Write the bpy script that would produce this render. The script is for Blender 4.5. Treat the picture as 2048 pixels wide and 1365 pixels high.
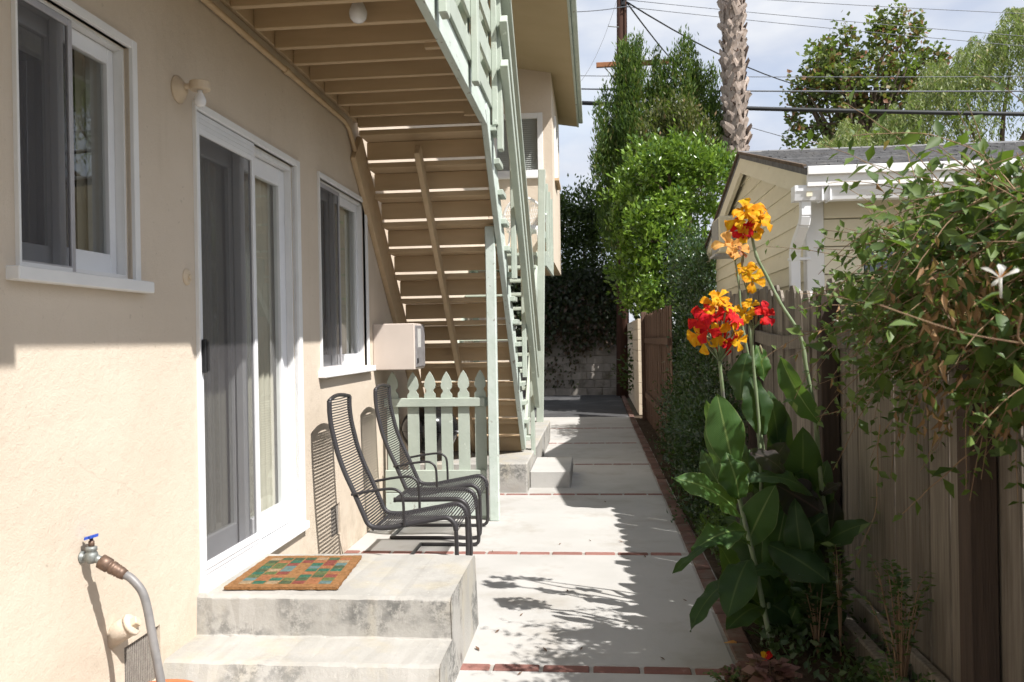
import bpy, bmesh, math, random
import numpy as np
from mathutils import Vector, Matrix

for o in list(bpy.data.objects): bpy.data.objects.remove(o, do_unlink=True)
SC = bpy.context.scene
COL = SC.collection
random.seed(7)

# ---------------------------------------------------------------- camera
FPX, EYE = 1700.0, 1.45                      # focal length in photo pixels, eye height
YAW, PIT, ROL = math.radians(5.55), math.radians(0.1), math.radians(-1.0)
def cam_axes():
    cy, sy = math.cos(YAW), math.sin(YAW)
    f = Vector((-sy, cy, 0)); r = Vector((cy, sy, 0)); u = Vector((0, 0, 1))
    f2 = f*math.cos(PIT) - u*math.sin(PIT); u2 = u*math.cos(PIT) + f*math.sin(PIT)
    r3 = r*math.cos(ROL) + u2*math.sin(ROL); u3 = u2*math.cos(ROL) - r*math.sin(ROL)
    return r3, u3, f2
CR, CU, CF = cam_axes()
cam = bpy.data.cameras.new('camera'); camo = bpy.data.objects.new('camera', cam); COL.objects.link(camo)
cam.sensor_width = 36.0; cam.lens = FPX/2048*36.0; cam.clip_start = 0.05; cam.clip_end = 600
m = Matrix.Identity(4)
for i in range(3): m[i][0], m[i][1], m[i][2] = CR[i], CU[i], -CF[i]
m[2][3] = EYE
camo.matrix_world = m
cam.dof.use_dof = True; cam.dof.focus_distance = 5.6; cam.dof.aperture_fstop = 8.0
SC.camera = camo
def at(px, py, Y):                            # where the sight line of a photo pixel meets the upright plane y = Y
    d = CR*((px-1024)/FPX) - CU*((py-682.5)/FPX) + CF
    return Vector((0, 0, EYE)) + d*(Y/d.y)

# ---------------------------------------------------------------- sky, sun, exposure
SUNV = Vector((1.0, -0.72, 1.51)).normalized()          # towards the sun
world = bpy.data.worlds.new('World'); SC.world = world; world.use_nodes = True
nt = world.node_tree; N = nt.nodes; L = nt.links
for n in list(N): N.remove(n)
wo = N.new('ShaderNodeOutputWorld'); bg = N.new('ShaderNodeBackground'); bg2 = N.new('ShaderNodeBackground')
sky = N.new('ShaderNodeTexSky'); sky.sky_type = 'NISHITA'; sky.sun_disc = False
sky.sun_elevation = math.asin(SUNV.z); sky.sun_rotation = math.atan2(SUNV.x, SUNV.y)
bg.inputs['Strength'].default_value = 0.13
L.new(sky.outputs[0], bg.inputs['Color'])
tc = N.new('ShaderNodeTexCoord'); mp = N.new('ShaderNodeMapping'); mp.inputs['Scale'].default_value = (1.0, 1.0, 2.6)
mp.inputs['Location'].default_value = (0.35, 0.1, 0.2)
nz = N.new('ShaderNodeTexNoise'); nz.inputs['Scale'].default_value = 3.0; nz.inputs['Detail'].default_value = 7; nz.inputs['Roughness'].default_value = 0.55
rp = N.new('ShaderNodeValToRGB'); rp.color_ramp.elements[0].position = 0.30; rp.color_ramp.elements[1].position = 0.58
rp.color_ramp.elements[0].color = (0.55, 0.55, 0.55, 1); rp.color_ramp.elements[1].color = (0.97, 0.97, 0.97, 1)
nz2 = N.new('ShaderNodeTexNoise'); nz2.inputs['Scale'].default_value = 5.2; nz2.inputs['Detail'].default_value = 6
rp2 = N.new('ShaderNodeValToRGB'); rp2.color_ramp.elements[0].color = (0.62, 0.68, 0.82, 1); rp2.color_ramp.elements[1].color = (0.97, 0.98, 1.0, 1)
rp2.color_ramp.elements[0].position = 0.34; rp2.color_ramp.elements[1].position = 0.62
mx = N.new('ShaderNodeMixShader')
L.new(tc.outputs['Generated'], mp.inputs['Vector']); L.new(mp.outputs[0], nz.inputs['Vector']); L.new(mp.outputs[0], nz2.inputs['Vector'])
L.new(nz.outputs['Fac'], rp.inputs[0]); L.new(nz2.outputs['Fac'], rp2.inputs[0])
L.new(rp2.outputs[0], bg2.inputs['Color']); bg2.inputs['Strength'].default_value = 0.66
L.new(rp.outputs[0], mx.inputs[0]); L.new(bg.outputs[0], mx.inputs[1]); L.new(bg2.outputs[0], mx.inputs[2]); L.new(mx.outputs[0], wo.inputs[0])
sl = bpy.data.lights.new('sun', 'SUN'); sl.energy = 5.0; sl.angle = math.radians(0.53); sl.color = (1.0, 0.965, 0.915)
so = bpy.data.objects.new('sun', sl); COL.objects.link(so); so.location = (20, -15, 30)
so.rotation_euler = SUNV.to_track_quat('Z', 'Y').to_euler()
SC.view_settings.view_transform = 'Standard'; SC.view_settings.look = 'None'
SC.view_settings.gamma = 1.0; SC.view_settings.exposure = 0.62
SC.render.engine = 'CYCLES'
SC.cycles.max_bounces = 5; SC.cycles.diffuse_bounces = 3; SC.cycles.glossy_bounces = 3; SC.cycles.transmission_bounces = 4; SC.cycles.transparent_max_bounces = 10
SC.cycles.use_adaptive_sampling = True; SC.cycles.adaptive_threshold = 0.025; SC.cycles.use_denoising = True
SC.cycles.caustics_reflective = False; SC.cycles.caustics_refractive = False

# ---------------------------------------------------------------- materials
M = {}
def newmat(name):
    mt = bpy.data.materials.new(name); mt.use_nodes = True
    M[name] = mt
    return mt, mt.node_tree.nodes, mt.node_tree.links, mt.node_tree.nodes['Principled BSDF']
def mixrgb(N, L, fac, a, b, mode='MIX'):
    n = N.new('ShaderNodeMixRGB'); n.blend_type = mode
    for i, v in ((0, fac), (1, a), (2, b)):
        if hasattr(v, 'links'): L.new(v, n.inputs[i])
        elif isinstance(v, (int, float)): n.inputs[i].default_value = v
        else: n.inputs[i].default_value = (v[0], v[1], v[2], 1)
    return n.outputs[0]
def noise(N, L, vec, scale, detail=4, rough=0.55):
    n = N.new('ShaderNodeTexNoise'); n.inputs['Scale'].default_value = scale; n.inputs['Detail'].default_value = detail; n.inputs['Roughness'].default_value = rough
    L.new(vec, n.inputs['Vector']); return n.outputs['Fac']
def ramp(N, L, src, p0, p1, c0=0.0, c1=1.0):
    n = N.new('ShaderNodeMapRange'); n.inputs[1].default_value = p0; n.inputs[2].default_value = p1; n.inputs[3].default_value = c0; n.inputs[4].default_value = c1
    L.new(src, n.inputs[0]); return n.outputs[0]
def posvec(N, L, stretch=(1, 1, 1), perobj=False):
    g = N.new('ShaderNodeNewGeometry'); mp = N.new('ShaderNodeMapping'); mp.inputs['Scale'].default_value = stretch
    L.new(g.outputs['Position'], mp.inputs['Vector'])
    if perobj:                                 # shift the pattern for every piece so that no two pieces match
        oi = N.new('ShaderNodeObjectInfo'); k = N.new('ShaderNodeMath'); k.operation = 'MULTIPLY'; k.inputs[1].default_value = 37.0
        L.new(oi.outputs['Random'], k.inputs[0]); cb = N.new('ShaderNodeCombineXYZ')
        for i in range(3): L.new(k.outputs[0], cb.inputs[i])
        L.new(cb.outputs[0], mp.inputs['Location'])
    return mp.outputs[0]
def mat(name, c1, c2=None, scale=6, rough=0.7, bump=0.0, bscale=60, stretch=(1, 1, 1), objrand=0.0, spec=0.4, metal=0.0, c3=None, scale3=1.5, lo3=0.5, hi3=0.65, bdist=0.004, lo=0.3, hi=0.7, detail=5):
    mt, N, L, B = newmat(name)
    v = posvec(N, L, stretch, objrand > 0)
    col = None
    if c2 is not None:
        f = ramp(N, L, noise(N, L, v, scale, detail), lo, hi); col = mixrgb(N, L, f, c1, c2)
    if c3 is not None:
        f3 = ramp(N, L, noise(N, L, v, scale3, 6, 0.65), lo3, hi3); col = mixrgb(N, L, f3, col if col is not None else c1, c3)
    if objrand > 0:
        oi = N.new('ShaderNodeObjectInfo'); k = ramp(N, L, oi.outputs['Random'], 0, 1, 1-objrand, 1+objrand)
        hs = N.new('ShaderNodeHueSaturation'); L.new(k, hs.inputs['Value'])
        if col is not None: L.new(col, hs.inputs['Color'])
        else: hs.inputs['Color'].default_value = (*c1, 1)
        col = hs.outputs[0]
    if col is not None: L.new(col, B.inputs['Base Color'])
    else: B.inputs['Base Color'].default_value = (*c1, 1)
    B.inputs['Roughness'].default_value = rough; B.inputs['Specular IOR Level'].default_value = spec; B.inputs['Metallic'].default_value = metal
    if bump > 0:
        b = N.new('ShaderNodeBump'); b.inputs['Strength'].default_value = bump; b.inputs['Distance'].default_value = bdist
        L.new(noise(N, L, v, bscale, 4, 0.6), b.inputs['Height']); L.new(b.outputs[0], B.inputs['Normal'])
    return mt
def stucco_mat():
    mt, N, L, Bs = newmat('stucco'); v = posvec(N, L)
    col = mixrgb(N, L, ramp(N, L, noise(N, L, v, 1.6, 6, 0.6), 0.3, 0.7), (0.66, 0.57, 0.47), (0.595, 0.508, 0.41))
    drip = ramp(N, L, noise(N, L, posvec(N, L, (1, 7, 0.55)), 1.5, 6, 0.65), 0.58, 0.76, 0, 0.35); col = mixrgb(N, L, drip, col, (0.50, 0.42, 0.32))
    g = N.new('ShaderNodeNewGeometry'); sx = N.new('ShaderNodeSeparateXYZ'); L.new(g.outputs['Position'], sx.inputs[0])
    low = ramp(N, L, sx.outputs['Z'], 0.0, 0.5, 0.9, 0.0); sp = ramp(N, L, noise(N, L, v, 7, 7, 0.7), 0.42, 0.66); k = N.new('ShaderNodeMath'); k.operation = 'MULTIPLY'; L.new(low, k.inputs[0]); L.new(sp, k.inputs[1])
    col = mixrgb(N, L, k.outputs[0], col, (0.44, 0.37, 0.285))                      # mud splashed up from the path
    spk = ramp(N, L, noise(N, L, v, 34, 3, 0.5), 0.70, 0.74, 0, 0.35); col = mixrgb(N, L, spk, col, (0.36, 0.30, 0.23))
    vo = N.new('ShaderNodeTexVoronoi'); vo.feature = 'DISTANCE_TO_EDGE'; vo.inputs['Scale'].default_value = 0.55
    ds = N.new('ShaderNodeMixRGB'); ds.inputs[0].default_value = 0.12; nn = N.new('ShaderNodeTexNoise'); nn.inputs['Scale'].default_value = 3.0; nn.inputs['Detail'].default_value = 6; L.new(v, nn.inputs['Vector']); L.new(v, ds.inputs[1]); L.new(nn.outputs['Color'], ds.inputs[2]); L.new(ds.outputs[0], vo.inputs['Vector'])
    cr = ramp(N, L, vo.outputs['Distance'], 0.0, 0.0010, 0.18, 0.0); crm = ramp(N, L, noise(N, L, v, 0.9, 2), 0.52, 0.60); k2 = N.new('ShaderNodeMath'); k2.operation = 'MULTIPLY'; L.new(cr, k2.inputs[0]); L.new(crm, k2.inputs[1])
    col = mixrgb(N, L, k2.outputs[0], col, (0.30, 0.25, 0.20))
    L.new(col, Bs.inputs['Base Color']); Bs.inputs['Roughness'].default_value = 0.93; Bs.inputs['Specular IOR Level'].default_value = 0.12
    bp = N.new('ShaderNodeBump'); bp.inputs['Strength'].default_value = 0.6; bp.inputs['Distance'].default_value = 0.004; L.new(noise(N, L, v, 170, 4, 0.65), bp.inputs['Height'])
    bp2 = N.new('ShaderNodeBump'); bp2.inputs['Strength'].default_value = 0.35; bp2.inputs['Distance'].default_value = 0.012; L.new(noise(N, L, v, 14, 4, 0.6), bp2.inputs['Height']); L.new(bp.outputs[0], bp2.inputs['Normal']); L.new(bp2.outputs[0], Bs.inputs['Normal'])
stucco_mat()
mat('tan_paint', (0.56, 0.42, 0.27), (0.50, 0.37, 0.23), scale=5, rough=0.75, bump=0.25, bscale=40, objrand=0.05, stretch=(0.5, 3, 3), spec=0.3)
mat('sage_paint', (0.445, 0.495, 0.43), (0.385, 0.43, 0.37), scale=7, rough=0.6, bump=0.35, bscale=50, objrand=0.04, c3=(0.62, 0.66, 0.60), scale3=16, lo3=0.66, hi3=0.72, spec=0.35)
mat('sage_worn', (0.58, 0.64, 0.60), (0.48, 0.55, 0.49), scale=9, rough=0.7, bump=0.6, bscale=30, c3=(0.28, 0.27, 0.23), scale3=22, lo3=0.62, hi3=0.67, stretch=(1, 0.35, 1), spec=0.3)
mat('white_paint', (0.80, 0.80, 0.80), (0.74, 0.74, 0.74), scale=6, rough=0.45, bump=0.1, bscale=30, spec=0.4)
mat('white_metal', (0.80, 0.81, 0.83), (0.75, 0.76, 0.79), scale=9, rough=0.35, spec=0.5)
mat('grey_aluminium', (0.45, 0.44, 0.46), (0.38, 0.37, 0.39), scale=20, rough=0.4, spec=0.5, metal=0.2)
mat('black_plastic', (0.02, 0.02, 0.022), rough=0.4)
mat('soffit_paint', (0.50, 0.405, 0.26), (0.45, 0.36, 0.225), scale=1.3, rough=0.85, bump=0.12, bscale=30, spec=0.2)
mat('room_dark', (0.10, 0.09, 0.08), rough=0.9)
mat('brick_dirty', (0.19, 0.105, 0.088), (0.12, 0.075, 0.06), scale=9, rough=0.9, bump=0.5, bscale=60, objrand=0.2, spec=0.15, c3=(0.20, 0.17, 0.14), scale3=6, lo3=0.5, hi3=0.7)
mat('curtain_cloth', (0.66, 0.62, 0.53), (0.58, 0.54, 0.46), scale=3, rough=0.9, spec=0.1)
mat('concrete_slab', (0.485, 0.472, 0.452), (0.41, 0.40, 0.38), scale=1.7, rough=0.88, bump=0.35, bscale=45, c3=(0.36, 0.335, 0.30), scale3=2.6, lo3=0.52, hi3=0.75, spec=0.25, objrand=0.03)
mat('brick_red', (0.28, 0.14, 0.118), (0.21, 0.10, 0.083), scale=14, rough=0.85, bump=0.5, bscale=70, objrand=0.18, spec=0.2, c3=(0.42, 0.30, 0.26), scale3=12, lo3=0.6, hi3=0.72)
mat('mortar', (0.40, 0.375, 0.345), (0.33, 0.31, 0.28), scale=25, rough=0.95, bump=0.4, bscale=90, spec=0.1)
mat('asphalt', (0.075, 0.075, 0.078), (0.05, 0.05, 0.052), scale=5, rough=0.9, bump=0.6, bscale=90, c3=(0.11, 0.11, 0.11), scale3=1.1, lo3=0.5, hi3=0.7, spec=0.25)
mat('soil', (0.055, 0.040, 0.028), (0.09, 0.065, 0.045), scale=14, rough=0.98, bump=1.0, bscale=35, bdist=0.02, spec=0.1)
mat('dry_ground', (0.20, 0.17, 0.13), (0.13, 0.12, 0.08), scale=0.7, rough=0.98, bump=0.5, bscale=20, spec=0.1)
mat('fence_wood', (0.285, 0.25, 0.21), (0.165, 0.14, 0.115), scale=9, rough=0.9, bump=0.7, bscale=26, stretch=(6, 6, 0.35), objrand=0.30, spec=0.15, c3=(0.075, 0.055, 0.042), scale3=2.4, lo3=0.62, hi3=0.74)
mat('post_wood', (0.085, 0.062, 0.05), (0.055, 0.042, 0.035), scale=9, rough=0.9, bump=0.7, bscale=26, stretch=(6, 6, 0.35), objrand=0.1, spec=0.15)
mat('brown_board', (0.15, 0.095, 0.07), (0.10, 0.062, 0.045), scale=9, rough=0.9, bump=0.6, bscale=26, stretch=(6, 6, 0.35), objrand=0.2, spec=0.15)
mat('pole_wood', (0.085, 0.042, 0.030), (0.055, 0.030, 0.022), scale=8, rough=0.85, bump=0.6, bscale=20, stretch=(5, 5, 0.3), spec=0.2)
mat('crossarm_wood', (0.33, 0.15, 0.075), (0.26, 0.115, 0.055), scale=8, rough=0.8, spec=0.2)
mat('siding_cream', (0.76, 0.71, 0.565), (0.70, 0.65, 0.51), scale=3, rough=0.75, bump=0.2, bscale=40, stretch=(1, 1, 4), objrand=0.03, spec=0.25, c3=(0.50, 0.43, 0.32), scale3=5, lo3=0.62, hi3=0.8)
mat('shingle', (0.21, 0.21, 0.215), (0.13, 0.13, 0.135), scale=16, rough=0.95, bump=0.9, bscale=60, objrand=0.25, spec=0.15, c3=(0.24, 0.225, 0.21), scale3=3, lo3=0.55, hi3=0.75)
mat('black_metal', (0.022, 0.02, 0.022), (0.035, 0.032, 0.033), scale=30, rough=0.42, spec=0.5)
mat('black_cord', (0.035, 0.033, 0.036), rough=0.5, spec=0.4)
mat('enamel_black', (0.012, 0.012, 0.013), rough=0.12, spec=0.6)
mat('beige_box', (0.60, 0.52, 0.46), (0.55, 0.475, 0.42), scale=4, rough=0.55, spec=0.35)
mat('panel_grey', (0.30, 0.29, 0.30), (0.20, 0.195, 0.20), scale=24, rough=0.3, spec=0.5)
mat('terracotta', (0.52, 0.17, 0.075), (0.44, 0.14, 0.06), scale=8, rough=0.75, spec=0.25)
mat('galvanised', (0.30, 0.32, 0.31), (0.20, 0.21, 0.20), scale=40, rough=0.5, spec=0.5, metal=0.5, bump=0.4, bscale=90)
mat('brass_old', (0.20, 0.13, 0.095), (0.12, 0.08, 0.06), scale=60, rough=0.5, spec=0.5, metal=0.5)
mat('blue_handle', (0.03, 0.08, 0.42), rough=0.4)
mat('hose_grey', (0.25, 0.24, 0.235), (0.17, 0.165, 0.165), scale=20, rough=0.45, spec=0.5)
mat('bulb_glass', (0.78, 0.78, 0.80), rough=0.15, spec=0.6)
mat('cream_fixture', (0.66, 0.54, 0.40), (0.58, 0.47, 0.34), scale=20, rough=0.5, spec=0.4)
mat('block_wall', (0.34, 0.31, 0.28), (0.25, 0.23, 0.205), scale=6, rough=0.93, bump=0.6, bscale=40, objrand=0.10, spec=0.15, c3=(0.13, 0.115, 0.09), scale3=2.5, lo3=0.52, hi3=0.68)
mat('cream_block', (0.62, 0.53, 0.41), (0.54, 0.46, 0.35), scale=4, rough=0.93, bump=0.6, bscale=50, objrand=0.04, spec=0.15)
mat('bark', (0.16, 0.12, 0.09), (0.09, 0.07, 0.055), scale=18, rough=0.95, bump=0.9, bscale=30, stretch=(1, 1, 0.3), spec=0.1)
mat('palm_fibre', (0.16, 0.105, 0.075), (0.08, 0.05, 0.038), scale=25, rough=0.95, bump=0.8, bscale=40, spec=0.1)
mat('palm_boot', (0.42, 0.36, 0.32), (0.25, 0.19, 0.15), scale=22, rough=0.85, bump=0.6, bscale=30, stretch=(2, 2, 0.5), spec=0.2, objrand=0.28)
mat('wire_black', (0.02, 0.022, 0.025), rough=0.6)
mat('wire_grey', (0.14, 0.15, 0.17), rough=0.5)
mat('twig', (0.20, 0.125, 0.085), (0.27, 0.19, 0.11), scale=20, rough=0.8, spec=0.2)
mat('white_wicker', (0.80, 0.80, 0.80), rough=0.5)
mat('paper_label', (0.62, 0.61, 0.58), (0.5, 0.49, 0.47), scale=60, rough=0.5)
mat('red_bougain', (0.55, 0.02, 0.08), rough=0.6)
mat('black_rust', (0.03, 0.028, 0.026), rough=0.7)
mat('blinds', (0.70, 0.71, 0.72), rough=0.5)
mat('vent_mesh', (0.36, 0.33, 0.29), (0.25, 0.22, 0.2), scale=50, rough=0.6, spec=0.3)
mat('sky_blue_panel', (0.13, 0.16, 0.20), (0.10, 0.12, 0.155), scale=3, rough=0.25, spec=0.5)

def concrete_steps_mat():
    mt, N, L, B = newmat('concrete_steps')
    v = posvec(N, L); vs = posvec(N, L, (1.0, 1.0, 0.45))
    base = mixrgb(N, L, ramp(N, L, noise(N, L, v, 3.0, 6), 0.3, 0.7), (0.43, 0.415, 0.39), (0.335, 0.325, 0.30))
    yel = mixrgb(N, L, ramp(N, L, noise(N, L, vs, 5.0, 5), 0.5, 0.72, 0, 0.7), base, (0.44, 0.39, 0.29))
    a = ramp(N, L, noise(N, L, v, 2.3, 4, 0.6), 0.50, 0.60); b = ramp(N, L, noise(N, L, v, 22, 9, 0.78), 0.44, 0.55)
    mm = N.new('ShaderNodeMath'); mm.operation = 'MULTIPLY'; L.new(a, mm.inputs[0]); L.new(b, mm.inputs[1])
    g = N.new('ShaderNodeNewGeometry'); sx = N.new('ShaderNodeSeparateXYZ'); L.new(g.outputs['True Normal'], sx.inputs[0])
    up = ramp(N, L, sx.outputs['Z'], 0.2, 0.8, 0.85, 0.18)           # mildew grows on the risers, feet keep the treads clean
    m2 = N.new('ShaderNodeMath'); m2.operation = 'MULTIPLY'; L.new(mm.outputs[0], m2.inputs[0]); L.new(up, m2.inputs[1])
    col = mixrgb(N, L, m2.outputs[0], yel, (0.13, 0.13, 0.125))
    wh = ramp(N, L, noise(N, L, posvec(N, L, (9, 9, 0.9)), 4.5, 6, 0.7), 0.62, 0.72, 0, 0.6)
    col = mixrgb(N, L, wh, col, (0.58, 0.56, 0.52))
    L.new(col, B.inputs['Base Color']); B.inputs['Roughness'].default_value = 0.9; B.inputs['Specular IOR Level'].default_value = 0.2
    bp = N.new('ShaderNodeBump'); bp.inputs['Strength'].default_value = 0.5; bp.inputs['Distance'].default_value = 0.006
    L.new(noise(N, L, v, 38, 6, 0.65), bp.inputs['Height']); L.new(bp.outputs[0], B.inputs['Normal'])
concrete_steps_mat()

def glass_mat(name, tint, refl=1.0):
    mt, N, L, B = newmat(name); N.remove(B)
    out = N['Material Output']; tr = N.new('ShaderNodeBsdfTransparent'); gl = N.new('ShaderNodeBsdfGlossy'); mxs = N.new('ShaderNodeMixShader'); fr = N.new('ShaderNodeFresnel')
    tr.inputs[0].default_value = (*tint, 1); gl.inputs['Roughness'].default_value = 0.012; g_ = N.new('ShaderNodeNewGeometry'); mr_ = N.new('ShaderNodeMapRange'); mr_.inputs[3].default_value = 2.0; mr_.inputs[4].default_value = 1/2.0
    L.new(g_.outputs['Backfacing'], mr_.inputs[0]); L.new(mr_.outputs[0], fr.inputs['IOR'])     # the same reflection from either side of the pane
    L.new(fr.outputs[0], mxs.inputs[0]); L.new(tr.outputs[0], mxs.inputs[1]); L.new(gl.outputs[0], mxs.inputs[2]); L.new(mxs.outputs[0], out.inputs[0])
glass_mat('window_glass', (0.86, 0.88, 0.86))
def screen_mat():
    mt, N, L, B = newmat('insect_screen')
    out = N['Material Output']; tr = N.new('ShaderNodeBsdfTransparent'); mxs = N.new('ShaderNodeMixShader'); mxs.inputs[0].default_value = 0.62
    B.inputs['Base Color'].default_value = (0.075, 0.072, 0.078, 1); B.inputs['Roughness'].default_value = 0.6
    L.new(tr.outputs[0], mxs.inputs[1]); L.new(B.outputs[0], mxs.inputs[2]); L.new(mxs.outputs[0], out.inputs[0])
screen_mat()

def leafmat(name, dark, light, third=None, gloss=0.5, trans=0.3, spec=0.5, tpos=0.93):
    """foliage: the leaf's own colour runs from dark to light by its 'var' value"""
    mt, N, L, B = newmat(name)
    at_ = N.new('ShaderNodeAttribute'); at_.attribute_name = 'var'
    rp = N.new('ShaderNodeValToRGB'); e = rp.color_ramp.elements
    e[0].color = (*dark, 1); e[1].color = (*light, 1); e[1].position = tpos-0.12 if third else 1.0
    if third: x = e.new(tpos); x.color = (*third, 1)
    L.new(at_.outputs['Fac'], rp.inputs[0])
    L.new(rp.outputs[0], B.inputs['Base Color']); B.inputs['Roughness'].default_value = gloss; B.inputs['Specular IOR Level'].default_value = spec
    tl = N.new('ShaderNodeBsdfTranslucent'); br = mixrgb(N, L, 0.6, rp.outputs[0], (0.25, 0.40, 0.03)); L.new(br, tl.inputs[0])
    mxs = N.new('ShaderNodeMixShader'); mxs.inputs[0].default_value = trans
    L.new(B.outputs[0], mxs.inputs[1]); L.new(tl.outputs[0], mxs.inputs[2]); L.new(mxs.outputs[0], N['Material Output'].inputs[0])
leafmat('leaf_ficus', (0.03, 0.085, 0.015), (0.24, 0.37, 0.05), gloss=0.28)
leafmat('leaf_podocarpus', (0.028, 0.068, 0.016), (0.11, 0.165, 0.032), third=(0.17, 0.15, 0.05), gloss=0.55, spec=0.3)
leafmat('leaf_bronze', (0.06, 0.085, 0.022), (0.14, 0.135, 0.040), third=(0.20, 0.12, 0.05), gloss=0.5)
leafmat('leaf_hedge', (0.018, 0.035, 0.012), (0.05, 0.085, 0.022), gloss=0.5, trans=0.2)
leafmat('leaf_ivy', (0.012, 0.022, 0.009), (0.032, 0.045, 0.018), third=(0.075, 0.042, 0.028), gloss=0.5, trans=0.15)
leafmat('leaf_sweetgum', (0.06, 0.09, 0.03), (0.17, 0.20, 0.07), third=(0.26, 0.115, 0.07), gloss=0.5, spec=0.3, tpos=0.80)
leafmat('leaf_willow', (0.10, 0.135, 0.045), (0.25, 0.285, 0.105), third=(0.30, 0.24, 0.11), gloss=0.55, trans=0.35)
leafmat('leaf_shrub', (0.012, 0.032, 0.012), (0.035, 0.075, 0.028), gloss=0.35, trans=0.15)
leafmat('leaf_honeysuckle', (0.040, 0.080, 0.020), (0.135, 0.195, 0.052), gloss=0.48, trans=0.28, spec=0.35)
leafmat('leaf_dry', (0.16, 0.075, 0.032), (0.36, 0.21, 0.10), gloss=0.6, trans=0.2)
leafmat('leaf_fern', (0.03, 0.07, 0.02), (0.10, 0.17, 0.04), gloss=0.5)
leafmat('leaf_red', (0.12, 0.045, 0.045), (0.28, 0.14, 0.13), gloss=0.5)
leafmat('leaf_mixed', (0.02, 0.045, 0.016), (0.06, 0.10, 0.035), gloss=0.45, trans=0.2)

def cannaleaf(name, green, rib, edge):
    mt, N, L, B = newmat(name)
    uv = N.new('ShaderNodeUVMap'); uv.uv_map = 'UVMap'; sx = N.new('ShaderNodeSeparateXYZ'); L.new(uv.outputs[0], sx.inputs[0])
    ab = N.new('ShaderNodeMath'); ab.operation = 'ABSOLUTE'; L.new(sx.outputs[0], ab.inputs[0])       # distance from midrib, 0..1
    # veins sweep up from the midrib
    k = N.new('ShaderNodeMath'); k.operation = 'MULTIPLY_ADD'; k.inputs[1].default_value = -0.42; L.new(ab.outputs[0], k.inputs[0]); L.new(sx.outputs[1], k.inputs[2])
    k2 = N.new('ShaderNodeMath'); k2.operation = 'MULTIPLY'; k2.inputs[1].default_value = 170.0; L.new(k.outputs[0], k2.inputs[0])
    si = N.new('ShaderNodeMath'); si.operation = 'SINE'; L.new(k2.outputs[0], si.inputs[0])
    v = posvec(N, L, (1, 1, 1), True)
    c = mixrgb(N, L, ramp(N, L, noise(N, L, v, 9, 4), 0.3, 0.7), green, tuple(x*0.72 for x in green))
    c = mixrgb(N, L, ramp(N, L, si.outputs[0], 0.2, 1.0, 0, 0.22), c, tuple(min(1, x*1.6+0.01) for x in green))
    c = mixrgb(N, L, ramp(N, L, ab.outputs[0], 0.03, 0.075, 0.75, 0.0), c, rib)
    c = mixrgb(N, L, ramp(N, L, ab.outputs[0], 0.95, 0.985, 0.0, 0.6), c, edge)
    L.new(c, B.inputs['Base Color']); B.inputs['Roughness'].default_value = 0.48; B.inputs['Specular IOR Level'].default_value = 0.3
    bp = N.new('ShaderNodeBump'); bp.inputs['Strength'].default_value = 0.25; bp.inputs['Distance'].default_value = 0.003; L.new(si.outputs[0], bp.inputs['Height']); L.new(bp.outputs[0], B.inputs['Normal'])
    tl = N.new('ShaderNodeBsdfTranslucent'); L.new(mixrgb(N, L, 0.5, c, (0.22, 0.36, 0.03)), tl.inputs[0])
    mxs = N.new('ShaderNodeMixShader'); mxs.inputs[0].default_value = 0.32
    L.new(B.outputs[0], mxs.inputs[1]); L.new(tl.outputs[0], mxs.inputs[2]); L.new(mxs.outputs[0], N['Material Output'].inputs[0])
cannaleaf('canna_green', (0.055, 0.125, 0.030), (0.22, 0.30, 0.10), (0.20, 0.24, 0.09))
cannaleaf('canna_dark', (0.030, 0.070, 0.024), (0.10, 0.15, 0.05), (0.09, 0.12, 0.04))
cannaleaf('canna_bronze', (0.038, 0.030, 0.030), (0.10, 0.07, 0.06), (0.09, 0.05, 0.05))
M['canna_bronze'].node_tree.nodes['Principled BSDF'].inputs['Roughness'].default_value = 0.7
mat('fallen_leaf', (0.19, 0.115, 0.07), (0.12, 0.07, 0.045), scale=60, rough=0.8)
mat('canna_stem', (0.16, 0.23, 0.11), (0.21, 0.25, 0.15), scale=18, rough=0.5, c3=(0.15, 0.12, 0.15), scale3=9, lo3=0.58, hi3=0.7, spec=0.4)
mat('canna_bud', (0.20, 0.26, 0.10), (0.16, 0.09, 0.08), scale=30, rough=0.6)
def petal(name, c1, c2):
    mt, N, L, B = newmat(name)
    v = posvec(N, L, (1, 1, 1), True); c = mixrgb(N, L, ramp(N, L, noise(N, L, v, 26, 5), 0.38, 0.62), c1, c2)
    c = mixrgb(N, L, ramp(N, L, noise(N, L, posvec(N, L, (1, 1, 3), True), 150, 3), 0.55, 0.7, 0, 0.35), c, tuple(x*0.55 for x in c2))
    L.new(c, B.inputs['Base Color']); B.inputs['Roughness'].default_value = 0.6; B.inputs['Specular IOR Level'].default_value = 0.2
    bp = N.new('ShaderNodeBump'); bp.inputs['Strength'].default_value = 0.4; bp.inputs['Distance'].default_value = 0.003; L.new(noise(N, L, v, 90, 3), bp.inputs['Height']); L.new(bp.outputs[0], B.inputs['Normal'])
    tl = N.new('ShaderNodeBsdfTranslucent'); L.new(c, tl.inputs[0]); mxs = N.new('ShaderNodeMixShader'); mxs.inputs[0].default_value = 0.45
    L.new(B.outputs[0], mxs.inputs[1]); L.new(tl.outputs[0], mxs.inputs[2]); L.new(mxs.outputs[0], N['Material Output'].inputs[0])
petal('petal_yellow', (0.80, 0.52, 0.02), (0.76, 0.30, 0.01)); petal('petal_red', (0.72, 0.03, 0.015), (0.60, 0.012, 0.03))
petal('petal_peach', (0.82, 0.50, 0.16), (0.80, 0.38, 0.10)); petal('petal_white', (0.80, 0.80, 0.78), (0.74, 0.73, 0.66)); petal('petal_withered', (0.50, 0.24, 0.14), (0.38, 0.18, 0.10))

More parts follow.
